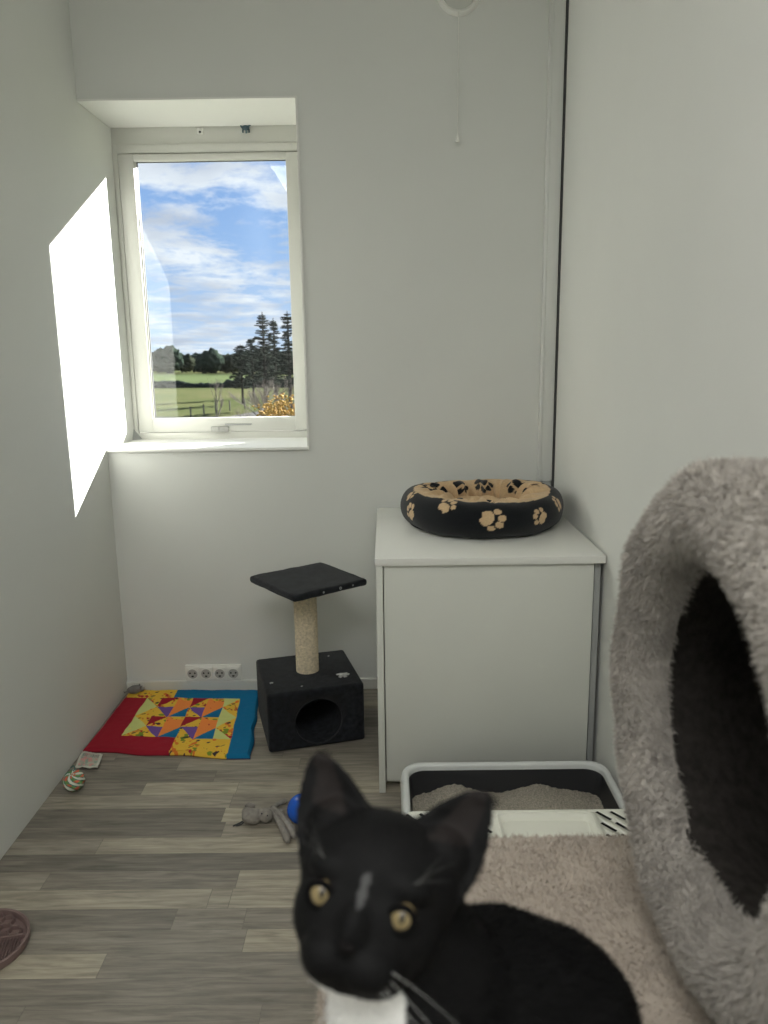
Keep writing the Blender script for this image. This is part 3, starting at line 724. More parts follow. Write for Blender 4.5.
# ------------------------------------------------------------------ cat tree
PX0, PX1, PY0, PY1, PZ = -.068, .543, .20, .838, .612
BC = vec((.289, .612, .857)); RM, RT = .186, .0425
t = thing('cat_tree', 'beige-grey plush cat tree with broad platform and round tunnel in the foreground', 'cat tree', (.25, .5, 0))
def toff(n, bm, m, **k): return L(obj(n, bm, m, **k), t)
PL = np.array(srgb(172, 161, 149)); PL2 = np.array(srgb(166, 160, 153))
m_pl = attr_mat('beige_plush', .95, spec=.1, sheen=.25); m_fib = attr_mat('beige_plush_fibre', .95, spec=.1, sheen=.25)
def plcol(V, base=PL, seed=3):
    n = vnoise(V, 14, seed)[:, :1]; n2 = vnoise(V, 90, seed+1)[:, :1]
    return base*(1+.07*n+.10*n2)
bm = bmesh.new()
R_ = [[(x, y, z) for x, y in rrect(PX0+i, PX1-i, PY0+i, PY1-i, .06, 10)] for i, z in ((.010, PZ-.034), (.002, PZ-.030), (0, PZ-.022), (0, PZ-.012), (.003, PZ-.004), (.010, PZ))]
loft(bm, R_, cap0=True, cap1=True)
bmesh.ops.triangulate(bm, faces=bm.faces[:])
me = bpy.data.meshes.new('platform'); bm.normal_update(); bm.to_mesh(me); bm.free()
def mk_platform(P, N_):
    vis = (P[:, 1] > .45) | (P[:, 0] < .05)
    return np.where(N_[:, 2] > -.3, 1.0, .15)
me = fur(me, 120000, .0075, .0009, lambda P, n: vnoise(P, 9, 21)*.7 + np.array([-.1, .1, 0]), lambda V: plcol(V), seed=11, mask=mk_platform, lift=.38, jitter=.32, clump=.55, cscale=55, cvar=.13)
L(obj('platform', me, [m_pl, m_fib], smooth=False), t)
# tunnel: revolve about the x axis; opening faces -x
bm = bmesh.new(); Mx = Matrix.Translation(BC) @ Matrix.Rotation(PI/2, 4, 'Y')   # local z -> world +x
prof = []
for k in range(0, 19):
    a = -PI/2 + PI*k/18 - 0     # from inner side round the front to outer side
    prof.append((RM + RT*math.sin(a), -RT*math.cos(a)))
prof += [(RM+RT, .05), (RM+RT, .12), (RM+RT, .19), (RM+RT-.006, .236), (RM+RT-.02, .242), (0, .242)]
nlat = 120
lathe(bm, prof, nlat, Mx)
for v in bm.verts:
    d = (v.co-BC); k = noise.noise(v.co*9)*.006 + noise.noise(v.co*22)*.003
    d2 = Vector((0, d.y, d.z)).normalized(); v.co += d2*k + Vector((-.6*k, 0, 0))
bmesh.ops.recalc_face_normals(bm, faces=bm.faces[:])
me = bpy.data.meshes.new('tunnel'); bm.normal_update(); bm.to_mesh(me); bm.free()
bcn = np.array(BC)
def tflow(P, n):
    d = P-bcn; tang = np.stack([np.zeros(len(P)), -d[:, 2], d[:, 1]], 1); tang /= np.linalg.norm(tang, axis=1)[:, None]+1e-9
    return tang*.15 + vnoise(P, 10, 31)*.5 + np.array([.25, 0, -.45])
me = fur(me, 170000, .0085, .0009, tflow, lambda V: plcol(V, PL2, 8), seed=12, mask=lambda P, n: np.where(P[:, 0] > .36, .25, 1.0), lift=.40, jitter=.30, clump=.65, cscale=42, cvar=.13)
L(obj('tunnel', me, [m_pl, m_fib], smooth=False), t)
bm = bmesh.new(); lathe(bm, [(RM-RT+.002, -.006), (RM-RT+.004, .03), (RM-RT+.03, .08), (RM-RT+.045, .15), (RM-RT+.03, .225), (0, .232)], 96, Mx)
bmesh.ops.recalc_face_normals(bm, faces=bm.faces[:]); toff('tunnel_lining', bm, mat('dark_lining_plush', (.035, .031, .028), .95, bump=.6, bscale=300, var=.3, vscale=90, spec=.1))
for (x, y) in ((.02, .29), (.47, .29), (.02, .76), (.47, .76)):
    bm = bmesh.new(); prof = [(.043+.002*abs(math.sin(PI*i/6)), .03+(PZ-.064)*i/(60*6)) for i in range(361)]
    lathe(bm, prof, 28, Matrix.Translation((x, y, 0))); toff('sisal_post', bm, m_sisal, angle=180)
m_plb = mat('plush_base_beige', tuple(PL), .95, bump=.9, bscale=200, var=.15, vscale=90)
bm = bmesh.new(); loft(bm, [[(x, y, z) for x, y in rrect(PX0+i, PX1-i, PY0+i, PY1-i, .05, 8)] for i, z in ((.003, 0.0), (0, .006), (0, .03), (.006, .036))], cap0=True, cap1=True); toff('base', bm, m_plb)

# ------------------------------------------------------------------ the cat
HC = atd(376, 886, .462)
toCam = (EYEP-HC).normalized()
Rr = (cr - toCam*cr.dot(toCam)).normalized(); Uu = toCam.cross(Rr)
ro = math.radians(15); Xr = Rr*math.cos(ro) - Uu*math.sin(ro); Up = Uu*math.cos(ro) + Rr*math.sin(ro)
yw = math.radians(10); F = toCam*math.cos(yw) - Xr*math.sin(yw); Xh = Xr*math.cos(yw) + toCam*math.sin(yw)
pt = math.radians(12); F2 = F*math.cos(pt) - Up*math.sin(pt); Uh = Up*math.cos(pt) + F*math.sin(pt); F = F2
HM = Matrix(((Xh.x, Uh.x, F.x, HC.x), (Xh.y, Uh.y, F.y, HC.y), (Xh.z, Uh.z, F.z, HC.z), (0, 0, 0, 1)))
S_ = .0118
def hp(x, y, z): return HM @ Vector((x*S_, y*S_, z*S_))
bm = bmesh.new()
def hell(c, r): blob(bm, hp(*c), tuple(k*S_ for k in r), M=HM, sub=4)
hell((0, .3, -.7), (4.15, 3.3, 3.8)); hell((0, -1.4, .6), (3.75, 3.0, 3.0)); hell((0, -2.9, 1.4), (2.75, 1.9, 2.3)); hell((0, -3.5, 2.0), (1.7, 1.0, 1.5))
for s in (-1, 1):
    hell((s*.95, -2.75, 2.9), (1.4, 1.15, 1.3)); hell((s*1.8, .75, 1.8), (1.4, .9, 1.15)); hell((s*2.7, 2.0, -.8), (1.7, 1.6, 1.6))
hell((0, -.1, 2.1), (1.2, 2.0, 1.2)); hell((0, -1.3, 2.9), (.9, 1.3, 1.4)); hell((0, -1.9, 3.8), (.6, .42, .5))
def ear(s, lean, tipf=0):
    """closed cup shell leaf; returns nothing, adds to bm."""
    H_, W_ = 4.0, 2.15; NS, NTt = 14, 16; grid = {0: [], 1: []}
    bx, by, bz = s*2.7, 2.15, -.55
    ax = Vector((s*lean, 1.0, -.10)).normalized(); out = Vector((1, -s*lean*0.9, .30*s*0)).normalized()
    out = (out - ax*out.dot(ax)).normalized(); bk = ax.cross(out) if s > 0 else ax.cross(out)
    # bk should point forward (+z); use it as the cup direction
    if bk.z < 0: bk = -bk
    bk = (bk + out*s*.35).normalized()
    for layer in (0, 1):
        for i in range(NTt+1):
            tt = i/NTt; w = W_*(1-tt**2.6)**.62*(1-.22*tt) + .10*(1-tt)
            row = []
            for j in range(NS+1):
                q = -1+2*j/NS
                cup = (q*q)*.95*(1-tt*.75)
                P = Vector((bx, by, bz)) + ax*(tt*H_-1.0*(1-tt)) + out*(q*w) + bk*(cup-.55*(1-tt) + (.22 if layer else -.22)*(1.6-tt)) + out*(-s*.35*tt*tt)
                row.append(bm.verts.new(hp(P.x, P.y, P.z)))
            grid[layer].append(row)
    A, B = grid[0], grid[1]
    fl = []
    for G in (A, B):
        for i in range(NTt):
            for j in range(NS): fl.append(bm.faces.new((G[i][j], G[i][j+1], G[i+1][j+1], G[i+1][j])))
    def strip(P, Q):
        for k in range(len(P)-1): fl.append(bm.faces.new((P[k], P[k+1], Q[k+1], Q[k])))
    strip(A[0], B[0]); strip(A[-1], B[-1]); strip([r[0] for r in A], [r[0] for r in B]); strip([r[-1] for r in A], [r[-1] for r in B])
    bmesh.ops.recalc_face_normals(bm, faces=fl)
    tip = Vector((bx, by, bz)) + ax*H_*.90 + out*(-s*.28); blob(bm, hp(*tip), .42*S_, sub=2)
    return ax, out, bk
earinfo = [(-1, .78), (1, .64)]
for s, le in earinfo: ear(s, le)
# body
def bell(p, r, sub=4): blob(bm, p, r, sub=sub)
def chain(pts, n=8):
    for (p, r), (q, s2) in zip(pts, pts[1:]):
        for k in range(n+1): a = k/n; blob(bm, p.lerp(q, a), r*(1-a)+s2*a, sub=3)
neckb = hp(.3, -1.5, -2.2)
chest = atd(408, 1062, .475); sho = atd(450, 1010, .50); torso = atd(495, 1012, .53); haunch = atd(540, 1030, .545)
chain([(neckb, .040), (sho, .052), (torso, .066), (haunch, .069)], 6)
chain([(neckb, .038), (chest, .048)], 5)
chain([(chest, .048), (vec((chest.x+.03, chest.y+.03, .70)), .052), (vec((haunch.x, haunch.y, .690)), .062)], 6)
zt = PZ+.004
for dx, dy in ((-.022, -.012), (.022, -.022)):
    chain([(chest+Vector((dx, dy+.0, -.02)), .026), (vec((chest.x+dx*1.1, chest.y+dy-.004, .690)), .017), (vec((chest.x+dx*1.1, chest.y+dy-.006, zt+.014)), .0135), (vec((chest.x+dx*1.1, chest.y+dy-.030, zt+.011)), .0135)], 7)
for sx, sy in ((-.045, -.035), (.045, -.02)):
    k0 = vec((haunch.x+sx*.8, haunch.y+sy, .680)); chain([(k0, .042), (vec((haunch.x+sx, haunch.y+sy-.045, zt+.018)), .022), (vec((haunch.x+sx, haunch.y+sy-.085, zt+.011)), .0135)], 6)
tb = vec((haunch.x+.02, haunch.y+.06, zt+.02))
chain([(tb, .020), (vec((.185, .50, zt+.014)), .014), (vec((.200, .43, zt+.012)), .012), (vec((.19, .36, zt+.011)), .011), (vec((.15, .32, zt+.010)), .010)], 7)
cme = bpy.data.meshes.new('cat_raw'); bm.to_mesh(cme); bm.free()
raw = link(bpy.data.objects.new('cat_raw', cme))
md = raw.modifiers.new('r', 'REMESH'); md.mode = 'VOXEL'; md.voxel_size = .0020; md.use_smooth_shade = True
md = raw.modifiers.new('s', 'SMOOTH'); md.factor = .5; md.iterations = 12
bake(raw); cme = raw.data; bpy.data.objects.remove(raw)
HI = np.array(HM.inverted())
def tohead(V): return (np.c_[V, np.ones(len(V))] @ HI.T)[:, :3]/S_
chn = np.array(chest)
nb_ = np.array(neckb)
bibc = np.array(atd(352, 1022, .44))
def catcol(V):
    h = tohead(V); c = np.tile(np.array([.0032, .0031, .0033]), (len(V), 1))
    # white chest bib: in front of the chest and under the chin
    wob = vnoise(V, 60, 4)[:, 0]*.008 + vnoise(V, 400, 6)[:, 0]*.006
    d = V-bibc; rr = np.sqrt((d[:, 0]/.031)**2 + (d[:, 2]/.075)**2) + wob*8
    bib = (rr < 1) & (h[:, 1] < -4.1) & (V[:, 1] < chn[1]+.005) 
    c = np.where(bib[:, None], np.array([.78, .77, .76]), c)
    sp = ((h[:, 0]-.05)/.22)**2 + ((h[:, 1]-.35)/.75)**2 < 1
    c = np.where((sp & (h[:, 2] > 1.5))[:, None], np.array([.06, .06, .06]), c)
    # thin-furred inner ears
    for s, le in earinfo:
        ex = h[:, 0]-s*(2.75+le*2.0*0.5); m = (h[:, 1] > 2.9) & (h[:, 1] < 6.3) & (h[:, 2] > -.75) & (np.abs(ex-(h[:, 1]-3.5)*s*le*.6) < 1.05*(1-(h[:, 1]-2.9)/4.6))
        c = np.where((m & (s*h[:, 0] > 0))[:, None], np.array([.013, .0105, .010]), c)
    pw = V[:, 2] < PZ+.030
    c = np.where((pw & (V[:, 1] < chn[1]-.012) & (np.abs(V[:, 0]-chn[0]) < .05))[:, None], np.array([.6, .6, .58]), c)
    return c
def catflow(P, n):
    h = tohead(P); hd = np.linalg.norm(h, axis=1) < 6.5
    away = P - np.array(hp(0, -1.6, 3.6)); away /= np.linalg.norm(away, axis=1)[:, None]
    bodyf = np.array([.75, .35, -.55])
    return np.where(hd[:, None], away, bodyf)
def catlen(P):
    h = tohead(P); r = np.linalg.norm(h - np.array([0, -.8, 3.0]), axis=1)
    L1 = np.clip(.18+r*.055, .2, .75); 
    L1 = np.where(h[:, 1] > 3.2, .28, L1)
    return np.where(np.linalg.norm(h, axis=1) < 7, L1, 1.0)
bvh = BVHTree.FromPolygons([v.co.copy() for v in cme.vertices], [tuple(p.vertices) for p in cme.polygons])
eyes = []
for s in (-1, 1):
    for xx in (2.0,):
        o_ = hp(s*xx, -.45, 8); hit = bvh.ray_cast(o_, -F); p0 = hit[0] if hit[0] else hp(s*xx, -.45, 3); eyes.append((s, p0))
def eyemask(P, n):
    m = np.ones(len(P))
    for s, p0 in eyes: m *= np.linalg.norm(P-np.array(p0), axis=1) > .0082
    return m*np.where(P[:, 1] > .48, .5, 1)
furme = fur(cme, 120000, .0095, .00042, catflow, catcol, seed=5, mask=eyemask, lift=.22, jitter=.16, clump=.16, cscale=50, cvar=.25, lenfn=catlen)
m_cat = attr_mat('cat_fur', .7, spec=.14)
cat = thing('cat', 'black cat with white chest and amber eyes sitting on the plush platform', 'cat', (chest.x+.03, chest.y+.03, PZ))
L(obj('body', furme, [m_cat, m_cat], smooth=False), cat)
IR = np.array([.165, .125, .062])
for s, p0 in eyes:
    er = .0090; c = p0 - F*.0052
    look = (EYEP - c).normalized()
    look = (look + F*.25).normalized()
    bm = bmesh.new(); bmesh.ops.create_uvsphere(bm, u_segments=64, v_segments=48, radius=er); 
    me = bpy.data.meshes.new('eye'); bm.to_mesh(me); bm.free()
    q = look.to_track_quat('Z', 'Y').to_matrix().to_4x4()
    qi = np.array(q.inverted())[:3, :3]
    def ecol(V):
        xr = Vector(Xh); ux = np.array(q)[:3, :3]
        # vertical pupil in head frame
        l = V/er; lx = l @ np.array([*Xh]); ly = l @ np.array([*Uh]); ll = l @ np.array([*look])
        cx, cy = np.dot(np.array(look), np.array(Xh)), np.dot(np.array(look), np.array(Uh))
        dx, dy = lx-cx, ly-cy; rad = np.sqrt(dx**2+dy**2)
        c = np.tile(np.array([.012, .010, .010]), (len(V), 1))
        iris = (rad < .74) & (ll > 0)
        g = np.clip(rad/.80, 0, 1)[:, None]
        c = np.where(iris[:, None], IR*(.75+.35*g) + np.array([.04, .035, .015])*(1-g), c)
        c = np.where(((dx/.16)**2+(dy/.30)**2 < 1)[:, None] & (ll > 0)[:, None], np.array([.004, .004, .004]), c)
        return c
    paint(me, ecol)
    o = obj('eye', me, attr_mat('cat_eye', .08, spec=.3), angle=180); o.location = c; L(o, cat); o['label'] = 'amber eye with dark upright pupil'
    # eyelids: dark ring around the eyeball giving a rounded almond opening
    bm = bmesh.new(); ringp = []
    n_ = 48
    for k_ in range(n_):
        a = 2*PI*k_/n_; rx, ry = .0070, .0062
        tl = .25*s
        dx_, dy_ = math.cos(a)*rx, math.sin(a)*ry
        dx_, dy_ = dx_*math.cos(tl)-dy_*math.sin(tl), dx_*math.sin(tl)+dy_*math.cos(tl)
        qd = Xh*dx_ + Uh*dy_
        # project on eyeball surface
        k2 = max(0.0, er*er - qd.length_squared)**.5
        ringp.append(c + qd + F*k2)
    rings = []
    for k_ in range(n_):
        p = ringp[k_]; tdir = (ringp[(k_+1) % n_]-ringp[k_-1]).normalized(); nrm = (p-c).normalized(); sd_ = tdir.cross(nrm)
        rings.append([bm.verts.new(p + (nrm*math.cos(w)+sd_*math.sin(w))*.0021) for w in [2*PI*z_/10 for z_ in range(10)]])
    for k_ in range(n_):
        A, B = rings[k_], rings[(k_+1) % n_]
        for z_ in range(10): bm.faces.new((A[z_], A[(z_+1) % 10], B[(z_+1) % 10], B[z_]))
    bmesh.ops.recalc_face_normals(bm, faces=bm.faces[:])
    L(obj('eyelid', bm, mat('cat_skin_black', (.004, .004, .004), .9, spec=.05, bump=.1), angle=180), cat)
h_ = bvh.ray_cast(hp(0, -1.9, 9), -F); np_ = h_[0] or hp(0, -1.9, 4)
bm = bmesh.new(); blob(bm, np_ - F*.001, (.0050, .0032, .0030), M=HM, sub=3); L(obj('nose', bm, mat('cat_nose', (.006, .005, .005), .9, spec=.1, bump=.2, bscale=900), angle=180), cat)
m_wh = mat('whisker_white', (.62, .62, .60), .5, bump=.01)
m_wh2 = mat('brow_whisker_grey', (.16, .16, .155), .6, bump=.01)
def whisker(p, d, ln, sag, w=.00020):
    bm = bmesh.new(); P = []
    for i in range(11): a = i/10; P.append(p + d*(ln*a) + Vector((0, 0, -1))*(sag*a*a))
    tube(bm, P, [w*(1-.8*i/10) for i in range(11)], 5); L(obj('whisker', bm, (m_wh if s > 0 and w < .00012 or w > .00015 else m_wh2), angle=180), cat)
for s in (-1, 1):
    for k_, (ang, ln) in enumerate(((-.15, .055), (-.38, .068), (-.62, .070), (-.85, .060), (-.28, .05))):
        p = hp(s*1.5, -2.4-.22*k_, 3.35); d = (Xh*s*math.cos(ang) + Uh*math.sin(ang) + F*.18).normalized()
        whisker(p, d, ln*(1 if s > 0 else .62), .012, (.00011 if s > 0 else .00012))
    for k_, (ang, ln) in enumerate(((.55, .030), (.85, .036), (1.15, .030))):
        p = hp(s*(1.9+.2*k_), .95, 2.6); d = (Xh*s*math.cos(ang) + Uh*math.sin(ang) + F*.35).normalized(); whisker(p, d, ln, .006, .00013)

# ------------------------------------------------------------------ outdoors
GZ = -6.0
def ground_mat():
    k = NT('grass_field'); tc = k.n('ShaderNodeTexCoord'); n1 = k.n('ShaderNodeTexNoise', i_Scale=.06, i_Detail=6); k.l(tc.outputs['Object'], n1.inputs['Vector'])
    n2 = k.n('ShaderNodeTexNoise', i_Scale=1.2, i_Detail=4); k.l(tc.outputs['Object'], n2.inputs['Vector'])
    ad = k.n('ShaderNodeMath', operation='ADD'); k.l(n1.outputs['Fac'], ad.inputs[0]); k.l(n2.outputs['Fac'], ad.inputs[1])
    rp = k.n('ShaderNodeValToRGB'); e = rp.color_ramp.elements; e[0].position = .42; e[0].color = (.062, .074, .033, 1); e[1].position = .62; e[1].color = (.112, .104, .056, 1)
    x = e.new(.52); x.color = (.082, .092, .040, 1)
    hf = k.n('ShaderNodeMath', operation='MULTIPLY'); hf.inputs[1].default_value = .5; k.l(ad.outputs[0], hf.inputs[0]); k.l(hf.outputs[0], rp.inputs[0]); k.l(rp.outputs[0], k.b.inputs['Base Color']); k.b.inputs['Roughness'].default_value = 1; k.b.inputs['Specular IOR Level'].default_value = 0.0
    return k.m
bm = bmesh.new(); boxr(bm, -700, 500, 3.2, 900, GZ-1, GZ); struct('ground', bm, ground_mat())
def gxy(px, py): p = onz(px, py, GZ); return p.x, p.y
# brighter far strip of grass
c4 = [gxy(120, 386.5), gxy(250, 386.5), gxy(250, 374.5), gxy(120, 374.5)]
m_far = mat('far_meadow', (.085, .108, .050), 1, spec=0, bump=.3, bscale=1, var=.12, vscale=.05)
bm = bmesh.new(); prism(bm, c4, GZ-.02, GZ+.05); o = obj('far_meadow', bm, m_far, smooth=False); o['kind'] = 'structure'
m_path = mat('pale_gravel', (.11, .108, .105), 1, spec=0, bump=.5, bscale=2, var=.15, vscale=1)
c4 = [gxy(120, 428), gxy(330, 428), gxy(330, 413.5), gxy(262, 411), gxy(225, 417.5), gxy(120, 417)]
bm = bmesh.new(); prism(bm, c4[::-1] if False else c4, GZ-.02, GZ+.06); bmesh.ops.recalc_face_normals(bm, faces=bm.faces[:]); o = obj('gravel_ground', bm, m_path, smooth=False); o['kind'] = 'structure'
fol = [mat('foliage_a', (.020, .030, .026), 1, spec=0, bump=1, bscale=3, var=.4, vscale=.9), mat('foliage_b', (.026, .037, .028), 1, spec=0, bump=1, bscale=3, var=.4, vscale=.9), mat('foliage_c', (.034, .040, .027), 1, spec=0, bump=1, bscale=3, var=.4, vscale=.9)]
m_bark = mat('bark', (.045, .040, .036), 1, spec=0, bump=.6, bscale=6, var=.2)
def tree(px, ybase, ytop, wpx, k, label, group=None):
    x, y = gxy(px, ybase); p = ony(px, ytop, y); h = p.z - GZ; w = wpx/FPX*y*.5
    t = thing('tree', label, 'tree', (x, y, GZ), random.random()*6, group)
    bm = bmesh.new(); tube(bm, [(0, 0, 0), (.1, 0, h*.35), (0, .1, h*.7)], [h*.035, h*.028, h*.012], 8); obj('trunk', bm, m_bark, t)
    bm = bmesh.new()
    for q in range(9):
        a = random.random()*6.28; rr = random.random()**.5*.55; z = random.uniform(.28, .78)
        blob(bm, (math.cos(a)*w*rr, math.sin(a)*w*rr, h*z), (w*random.uniform(.42, .6), w*random.uniform(.42, .6), h*random.uniform(.16, .24)), sub=3, amp=.5, freq=2.5)
    blob(bm, (0, 0, h*.52), (w*.75, w*.75, h*.48), sub=4, amp=.45, freq=3)
    obj('crown', bm, fol[k % 3], t, angle=180)
shapes = [(146, 26, 351), (170, 30, 348), (186, 20, 355), (198, 20, 354), (212, 26, 350), (226, 20, 355), (238, 18, 353), (250, 20, 352), (262, 22, 349), (275, 22, 352), (288, 24, 350), (158, 22, 353), (302, 22, 352), (205, 18, 356), (232, 18, 355)]
for i, (px, w, top) in enumerate(shapes):
    tree(px, 372.2+(0, 1.3, .6)[i % 3], top, w*1.1, i, 'dark leafy tree in the distant row beyond the far meadow', 'trees of the distant row')
# hedge between the two meadows
t = thing('field_hedge', 'long dark hedge crossing the fields outside the window', 'hedge', (*gxy(205, 387), GZ))
bm = bmesh.new(); x0, y0_ = gxy(205, 387); xa, ya = gxy(120, 388); xb, yb_ = gxy(310, 387)
for i in range(60):
    a = i/59; x = xa+(xb-xa)*a; y = ya+(yb_-ya)*a; px = 120+190*a
    hh = (388-378)/FPX*y0_*(.55 if 185 < px < 232 else 1.0)*random.uniform(.8, 1.15)*.62
    if px < 185: hh *= .8
    blob(bm, (x-x0, y-y0_, hh*.45), (hh*1.3, hh*.9, hh*.75), sub=3, amp=.5, freq=2.5)
obj('foliage', bm, fol[0], t, angle=180)
# conifers
m_need = mat('larch_needles', (.026, .034, .028), 1, spec=0, bump=.5, bscale=8, var=.3, vscale=3)
def conifer(px, top, depth, label, spread=1.0, k=0):
    p = ony(px, top, depth); h = p.z-GZ
    t = thing('conifer', label, 'tree', (p.x, depth, GZ))
    bm = bmesh.new(); tube(bm, [(0, 0, 0), (.05, 0, h*.5), (0, 0, h)], [h*.022, h*.016, h*.004], 8); obj('trunk', bm, m_bark, t)
    g = random.Random(k); bt = bmesh.new(); bn = bmesh.new()
    nl = 44
    for i in range(nl):
        z = h*(.28+.70*i/nl) + g.uniform(-.1, .1); ln = spread*h*.135*(1-.75*(i/nl)**1.3)*g.uniform(.55, 1.25)
        for q in range(g.choice((2, 3))):
            a = g.uniform(0, 6.28); d = Vector((math.cos(a), math.sin(a), 0))
            P = [Vector((0, 0, z)), Vector((0, 0, z))+d*ln*.5+Vector((0, 0, -ln*.10)), Vector((0, 0, z))+d*ln+Vector((0, 0, ln*.12))]
            tube(bt, P, [.045, .03, .012], 5)
            for m_ in range(5):
                s_ = g.uniform(.25, 1); c = P[0].lerp(P[2], s_)+Vector((g.uniform(-.1, .1), g.uniform(-.1, .1), -.08)); blob(bn, c, (.24*g.uniform(.7, 1.6), .22, .10), sub=1, amp=.5, freq=2)
    obj('branches', bt, m_bark, t); obj('needles', bn, m_need, t, angle=180)
for i, (px, top, dp, sp, lb) in enumerate(((262, 312, 96, 1.15, 'tall sparse conifer outside, leftmost of the three by the window edge'), (273, 318, 100, .9, 'tall sparse conifer outside, middle one of the three'), (287, 311, 92, .9, 'tall sparse conifer outside, rightmost of three by the window edge'))):
    conifer(px, top, dp, lb, sp, i+3)
conifer(240, 344, 110, 'short dark conifer outside, left of the three tall ones', 1.7, 11)
conifer(251, 338, 124, 'narrow mid-height conifer outside just beside the tall three', 1.6, 12)
# bare trees
m_twig = mat('bare_twigs', (.20, .17, .145), .9, bump=.3, bscale=9, var=.2)
def bare(px, ybase, top, depth, label, spread, seed, levels=4, r0_=.07, leaf=None):
    p = ony(px, top, depth); h = p.z-GZ; g = random.Random(seed)
    t = thing('bare_tree', label, 'tree', (p.x, depth, GZ)); bm = bmesh.new(); tips = []
    def grow(a, d, ln, r, lv):
        b = a+d*ln; mid = a.lerp(b, .5)+Vector((g.uniform(-1, 1), g.uniform(-1, 1), 0))*ln*.06
        tube(bm, [a, mid, b], [r, r*.8, r*.6], 5)
        if lv == 0: tips.append(b); return
        for q in range(g.choice((3, 4))):
            nd = (d + Vector((g.uniform(-1, 1)*spread, g.uniform(-1, 1)*spread, g.uniform(-.1, .5)))).normalized()
            grow(a.lerp(b, g.uniform(.6, 1)), nd, ln*g.uniform(.55, .8), r*.55, lv-1)
    grow(Vector((0, 0, 0)), Vector((0, 0, 1)), h*.36, r0_, levels); obj('branches', bm, m_twig, t)
    if leaf:
        bm = bmesh.new()
        for tpn in tips:
            for q in range(8):
                c = tpn+Vector((g.uniform(-.4, .4), g.uniform(-.4, .4), g.uniform(-.5, .3))); blob(bm, c, (.07, .07, .05), sub=1, amp=.3)
        obj('leaves', bm, leaf, t, angle=180)
m_yel = mat('yellow_leaves', (.42, .25, .03), .8, bump=.3, bscale=9, var=.25, vscale=3)
bare(272, 430, 346, 46, 'bare branching tree outside near the window right edge', .8, 4, 5, .13)
bare(284, 430, 358, 54, 'bare thin twiggy tree outside at the glass right edge', .6, 14, 4, .07)
bare(212, 415, 358, 60, 'slender leafless sapling standing alone in the field', .35, 5, 3, .08)
bare(296, 430, 372, 40, 'small autumn tree with yellow leaves outside at right', .8, 6, 4, .06, m_yel)
bare(256, 430, 378, 45, 'low leafless shrub outside left of the yellow tree', .9, 9, 4, .05)
# fence posts
m_post = mat('fence_wood', (.10, .09, .08), .9, bump=.4, bscale=10, var=.2)
for i, (px, py) in enumerate(((204, 415), (216, 413), (230, 411), (245, 409), (256, 407), (191, 418))):
    x, y = gxy(px, py); o = None
    bm = bmesh.new(); tube(bm, [(0, 0, -.02), (0, 0, 1.25), (0, 0, 1.3)], [.09, .08, .04], 8)
    o = obj('fence_post', bm, m_post); o.location = (x, y, GZ); props(o, 'wooden fence post in the field outside the window', 'post', 'fence posts in the field')

# ------------------------------------------------------------------ world: sky with streaky clouds
w = bpy.data.worlds.new('World'); SC.world = w; w.use_nodes = True; nt = w.node_tree; nt.nodes.clear()
def N_(ty, **kw):
    x = nt.nodes.new(ty)
    for k_, v in kw.items():
        if k_.startswith('i_'): x.inputs[k_[2:].replace('_', ' ')].default_value = v
        else: setattr(x, k_, v)
    return x
lk = nt.links.new
tc = N_('ShaderNodeTexCoord'); sp = N_('ShaderNodeSeparateXYZ'); lk(tc.outputs['Generated'], sp.inputs[0])
def M2(op, a, b=None, clamp=False):
    x = N_('ShaderNodeMath', operation=op); x.use_clamp = clamp
    for i, v in enumerate((a, b)):
        if v is None: continue
        if isinstance(v, (int, float)): x.inputs[i].default_value = v
        else: lk(v, x.inputs[i])
    return x.outputs[0]
zp = M2('MAXIMUM', sp.outputs['Z'], 0.0); den = M2('ADD', zp, .09)
qx = M2('DIVIDE', sp.outputs['X'], den); qy = M2('DIVIDE', sp.outputs['Y'], den)
cb = N_('ShaderNodeCombineXYZ'); lk(qx, cb.inputs[0]); lk(qy, cb.inputs[1])
mp = N_('ShaderNodeMapping'); mp.inputs['Scale'].default_value = (1.0, .8, 1); mp.inputs['Location'].default_value = (3.1, 5.2, 0); mp.inputs['Rotation'].default_value = (0, 0, .12); lk(cb.outputs[0], mp.inputs[0])
n1 = N_('ShaderNodeTexNoise', i_Scale=1.7, i_Detail=12, i_Roughness=.68, i_Distortion=.2); lk(mp.outputs[0], n1.inputs['Vector'])
cl = N_('ShaderNodeValToRGB'); cl.color_ramp.elements[0].position = .42; cl.color_ramp.elements[1].position = .57; lk(n1.outputs['Fac'], cl.inputs[0])
n2 = N_('ShaderNodeTexNoise', i_Scale=1.6, i_Detail=6); lk(mp.outputs[0], n2.inputs['Vector'])
cc_ = N_('ShaderNodeValToRGB'); cc_.color_ramp.elements[0].position = .35; cc_.color_ramp.elements[0].color = (.50, .56, .68, 1); cc_.color_ramp.elements[1].position = .65; cc_.color_ramp.elements[1].color = (.82, .87, .94, 1); lk(n2.outputs['Fac'], cc_.inputs[0])
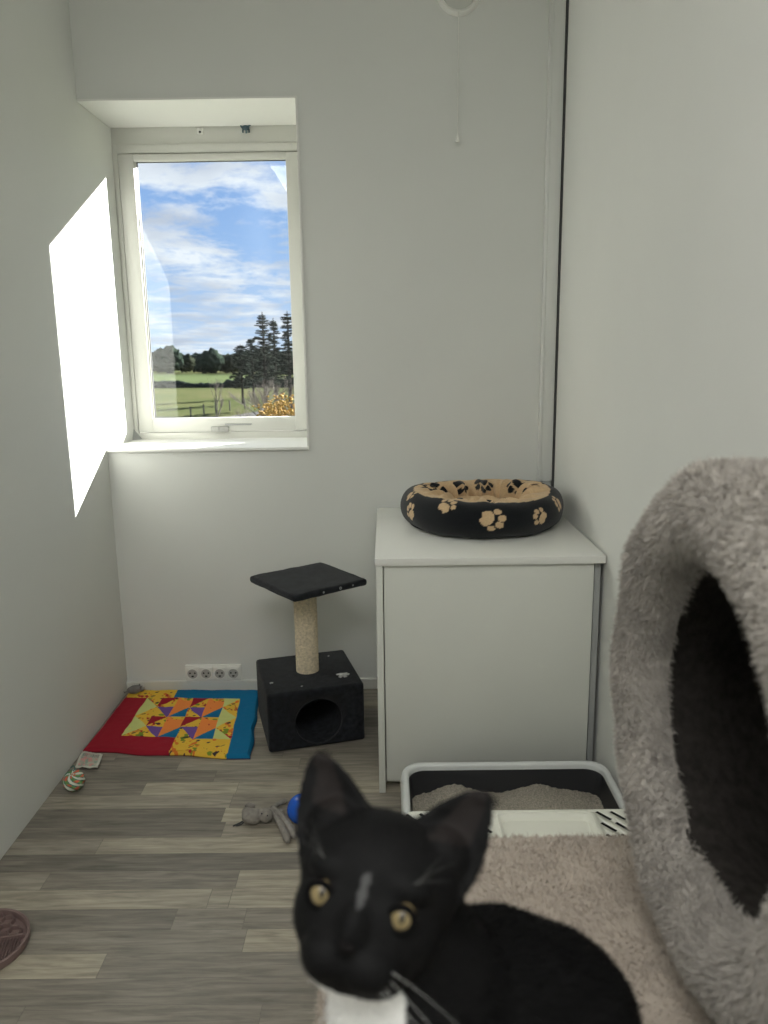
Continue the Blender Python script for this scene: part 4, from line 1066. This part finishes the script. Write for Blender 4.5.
sky = N_('ShaderNodeValToRGB'); e = sky.color_ramp.elements
e[0].position = 0; e[0].color = (.50, .64, .84, 1); e[1].position = 1; e[1].color = (.06, .15, .42, 1)
x = e.new(.12); x.color = (.30, .48, .80, 1); x = e.new(.32); x.color = (.13, .29, .68, 1)
lk(zp, sky.inputs[0])
mx = N_('ShaderNodeMix', data_type='RGBA'); lk(cl.outputs[0], mx.inputs['Factor']); lk(sky.outputs[0], mx.inputs['A']); lk(cc_.outputs[0], mx.inputs['B'])
bg = N_('ShaderNodeBackground', i_Strength=.95); lk(mx.outputs['Result'], bg.inputs[0]); wo = N_('ShaderNodeOutputWorld'); lk(bg.outputs[0], wo.inputs[0])

sd = bpy.data.lights.new('sun', 'SUN'); sd.energy = 27.0; sd.angle = math.radians(.5); sd.color = (1, .965, .91)
so = link(bpy.data.objects.new('sun', sd)); so['kind'] = 'helper'
sdir = Vector((-.955, -1.0, -.55)).normalized(); so.rotation_euler = sdir.to_track_quat('-Z', 'Y').to_euler(); so.location = (6, 8, 5)

# ------------------------------------------------------------------ camera
cd = bpy.data.cameras.new('camera'); cam = link(bpy.data.objects.new('camera', cd)); SC.camera = cam
cam.matrix_world = Matrix(((cr.x, cu.x, -fw.x, 0), (cr.y, cu.y, -fw.y, 0), (cr.z, cu.z, -fw.z, EYE), (0, 0, 0, 1)))
cd.sensor_fit = 'HORIZONTAL'; cd.sensor_width = 36; cd.lens = FPX/768*36; cd.clip_start = .02; cd.clip_end = 2000
cd.dof.use_dof = True; cd.dof.focus_distance = 2.3; cd.dof.aperture_fstop = 8.5
SC.view_settings.view_transform = 'Standard'; SC.view_settings.look = 'None'; SC.view_settings.gamma = 1; SC.view_settings.use_curve_mapping = False
SC.view_settings.exposure = 0.34
SC.cycles.max_bounces = 10; SC.cycles.diffuse_bounces = 7; SC.cycles.transparent_max_bounces = 12; SC.cycles.caustics_reflective = False; SC.cycles.caustics_refractive = False
SC.cycles.use_denoising = True; SC.cycles.sample_clamp_indirect = 4
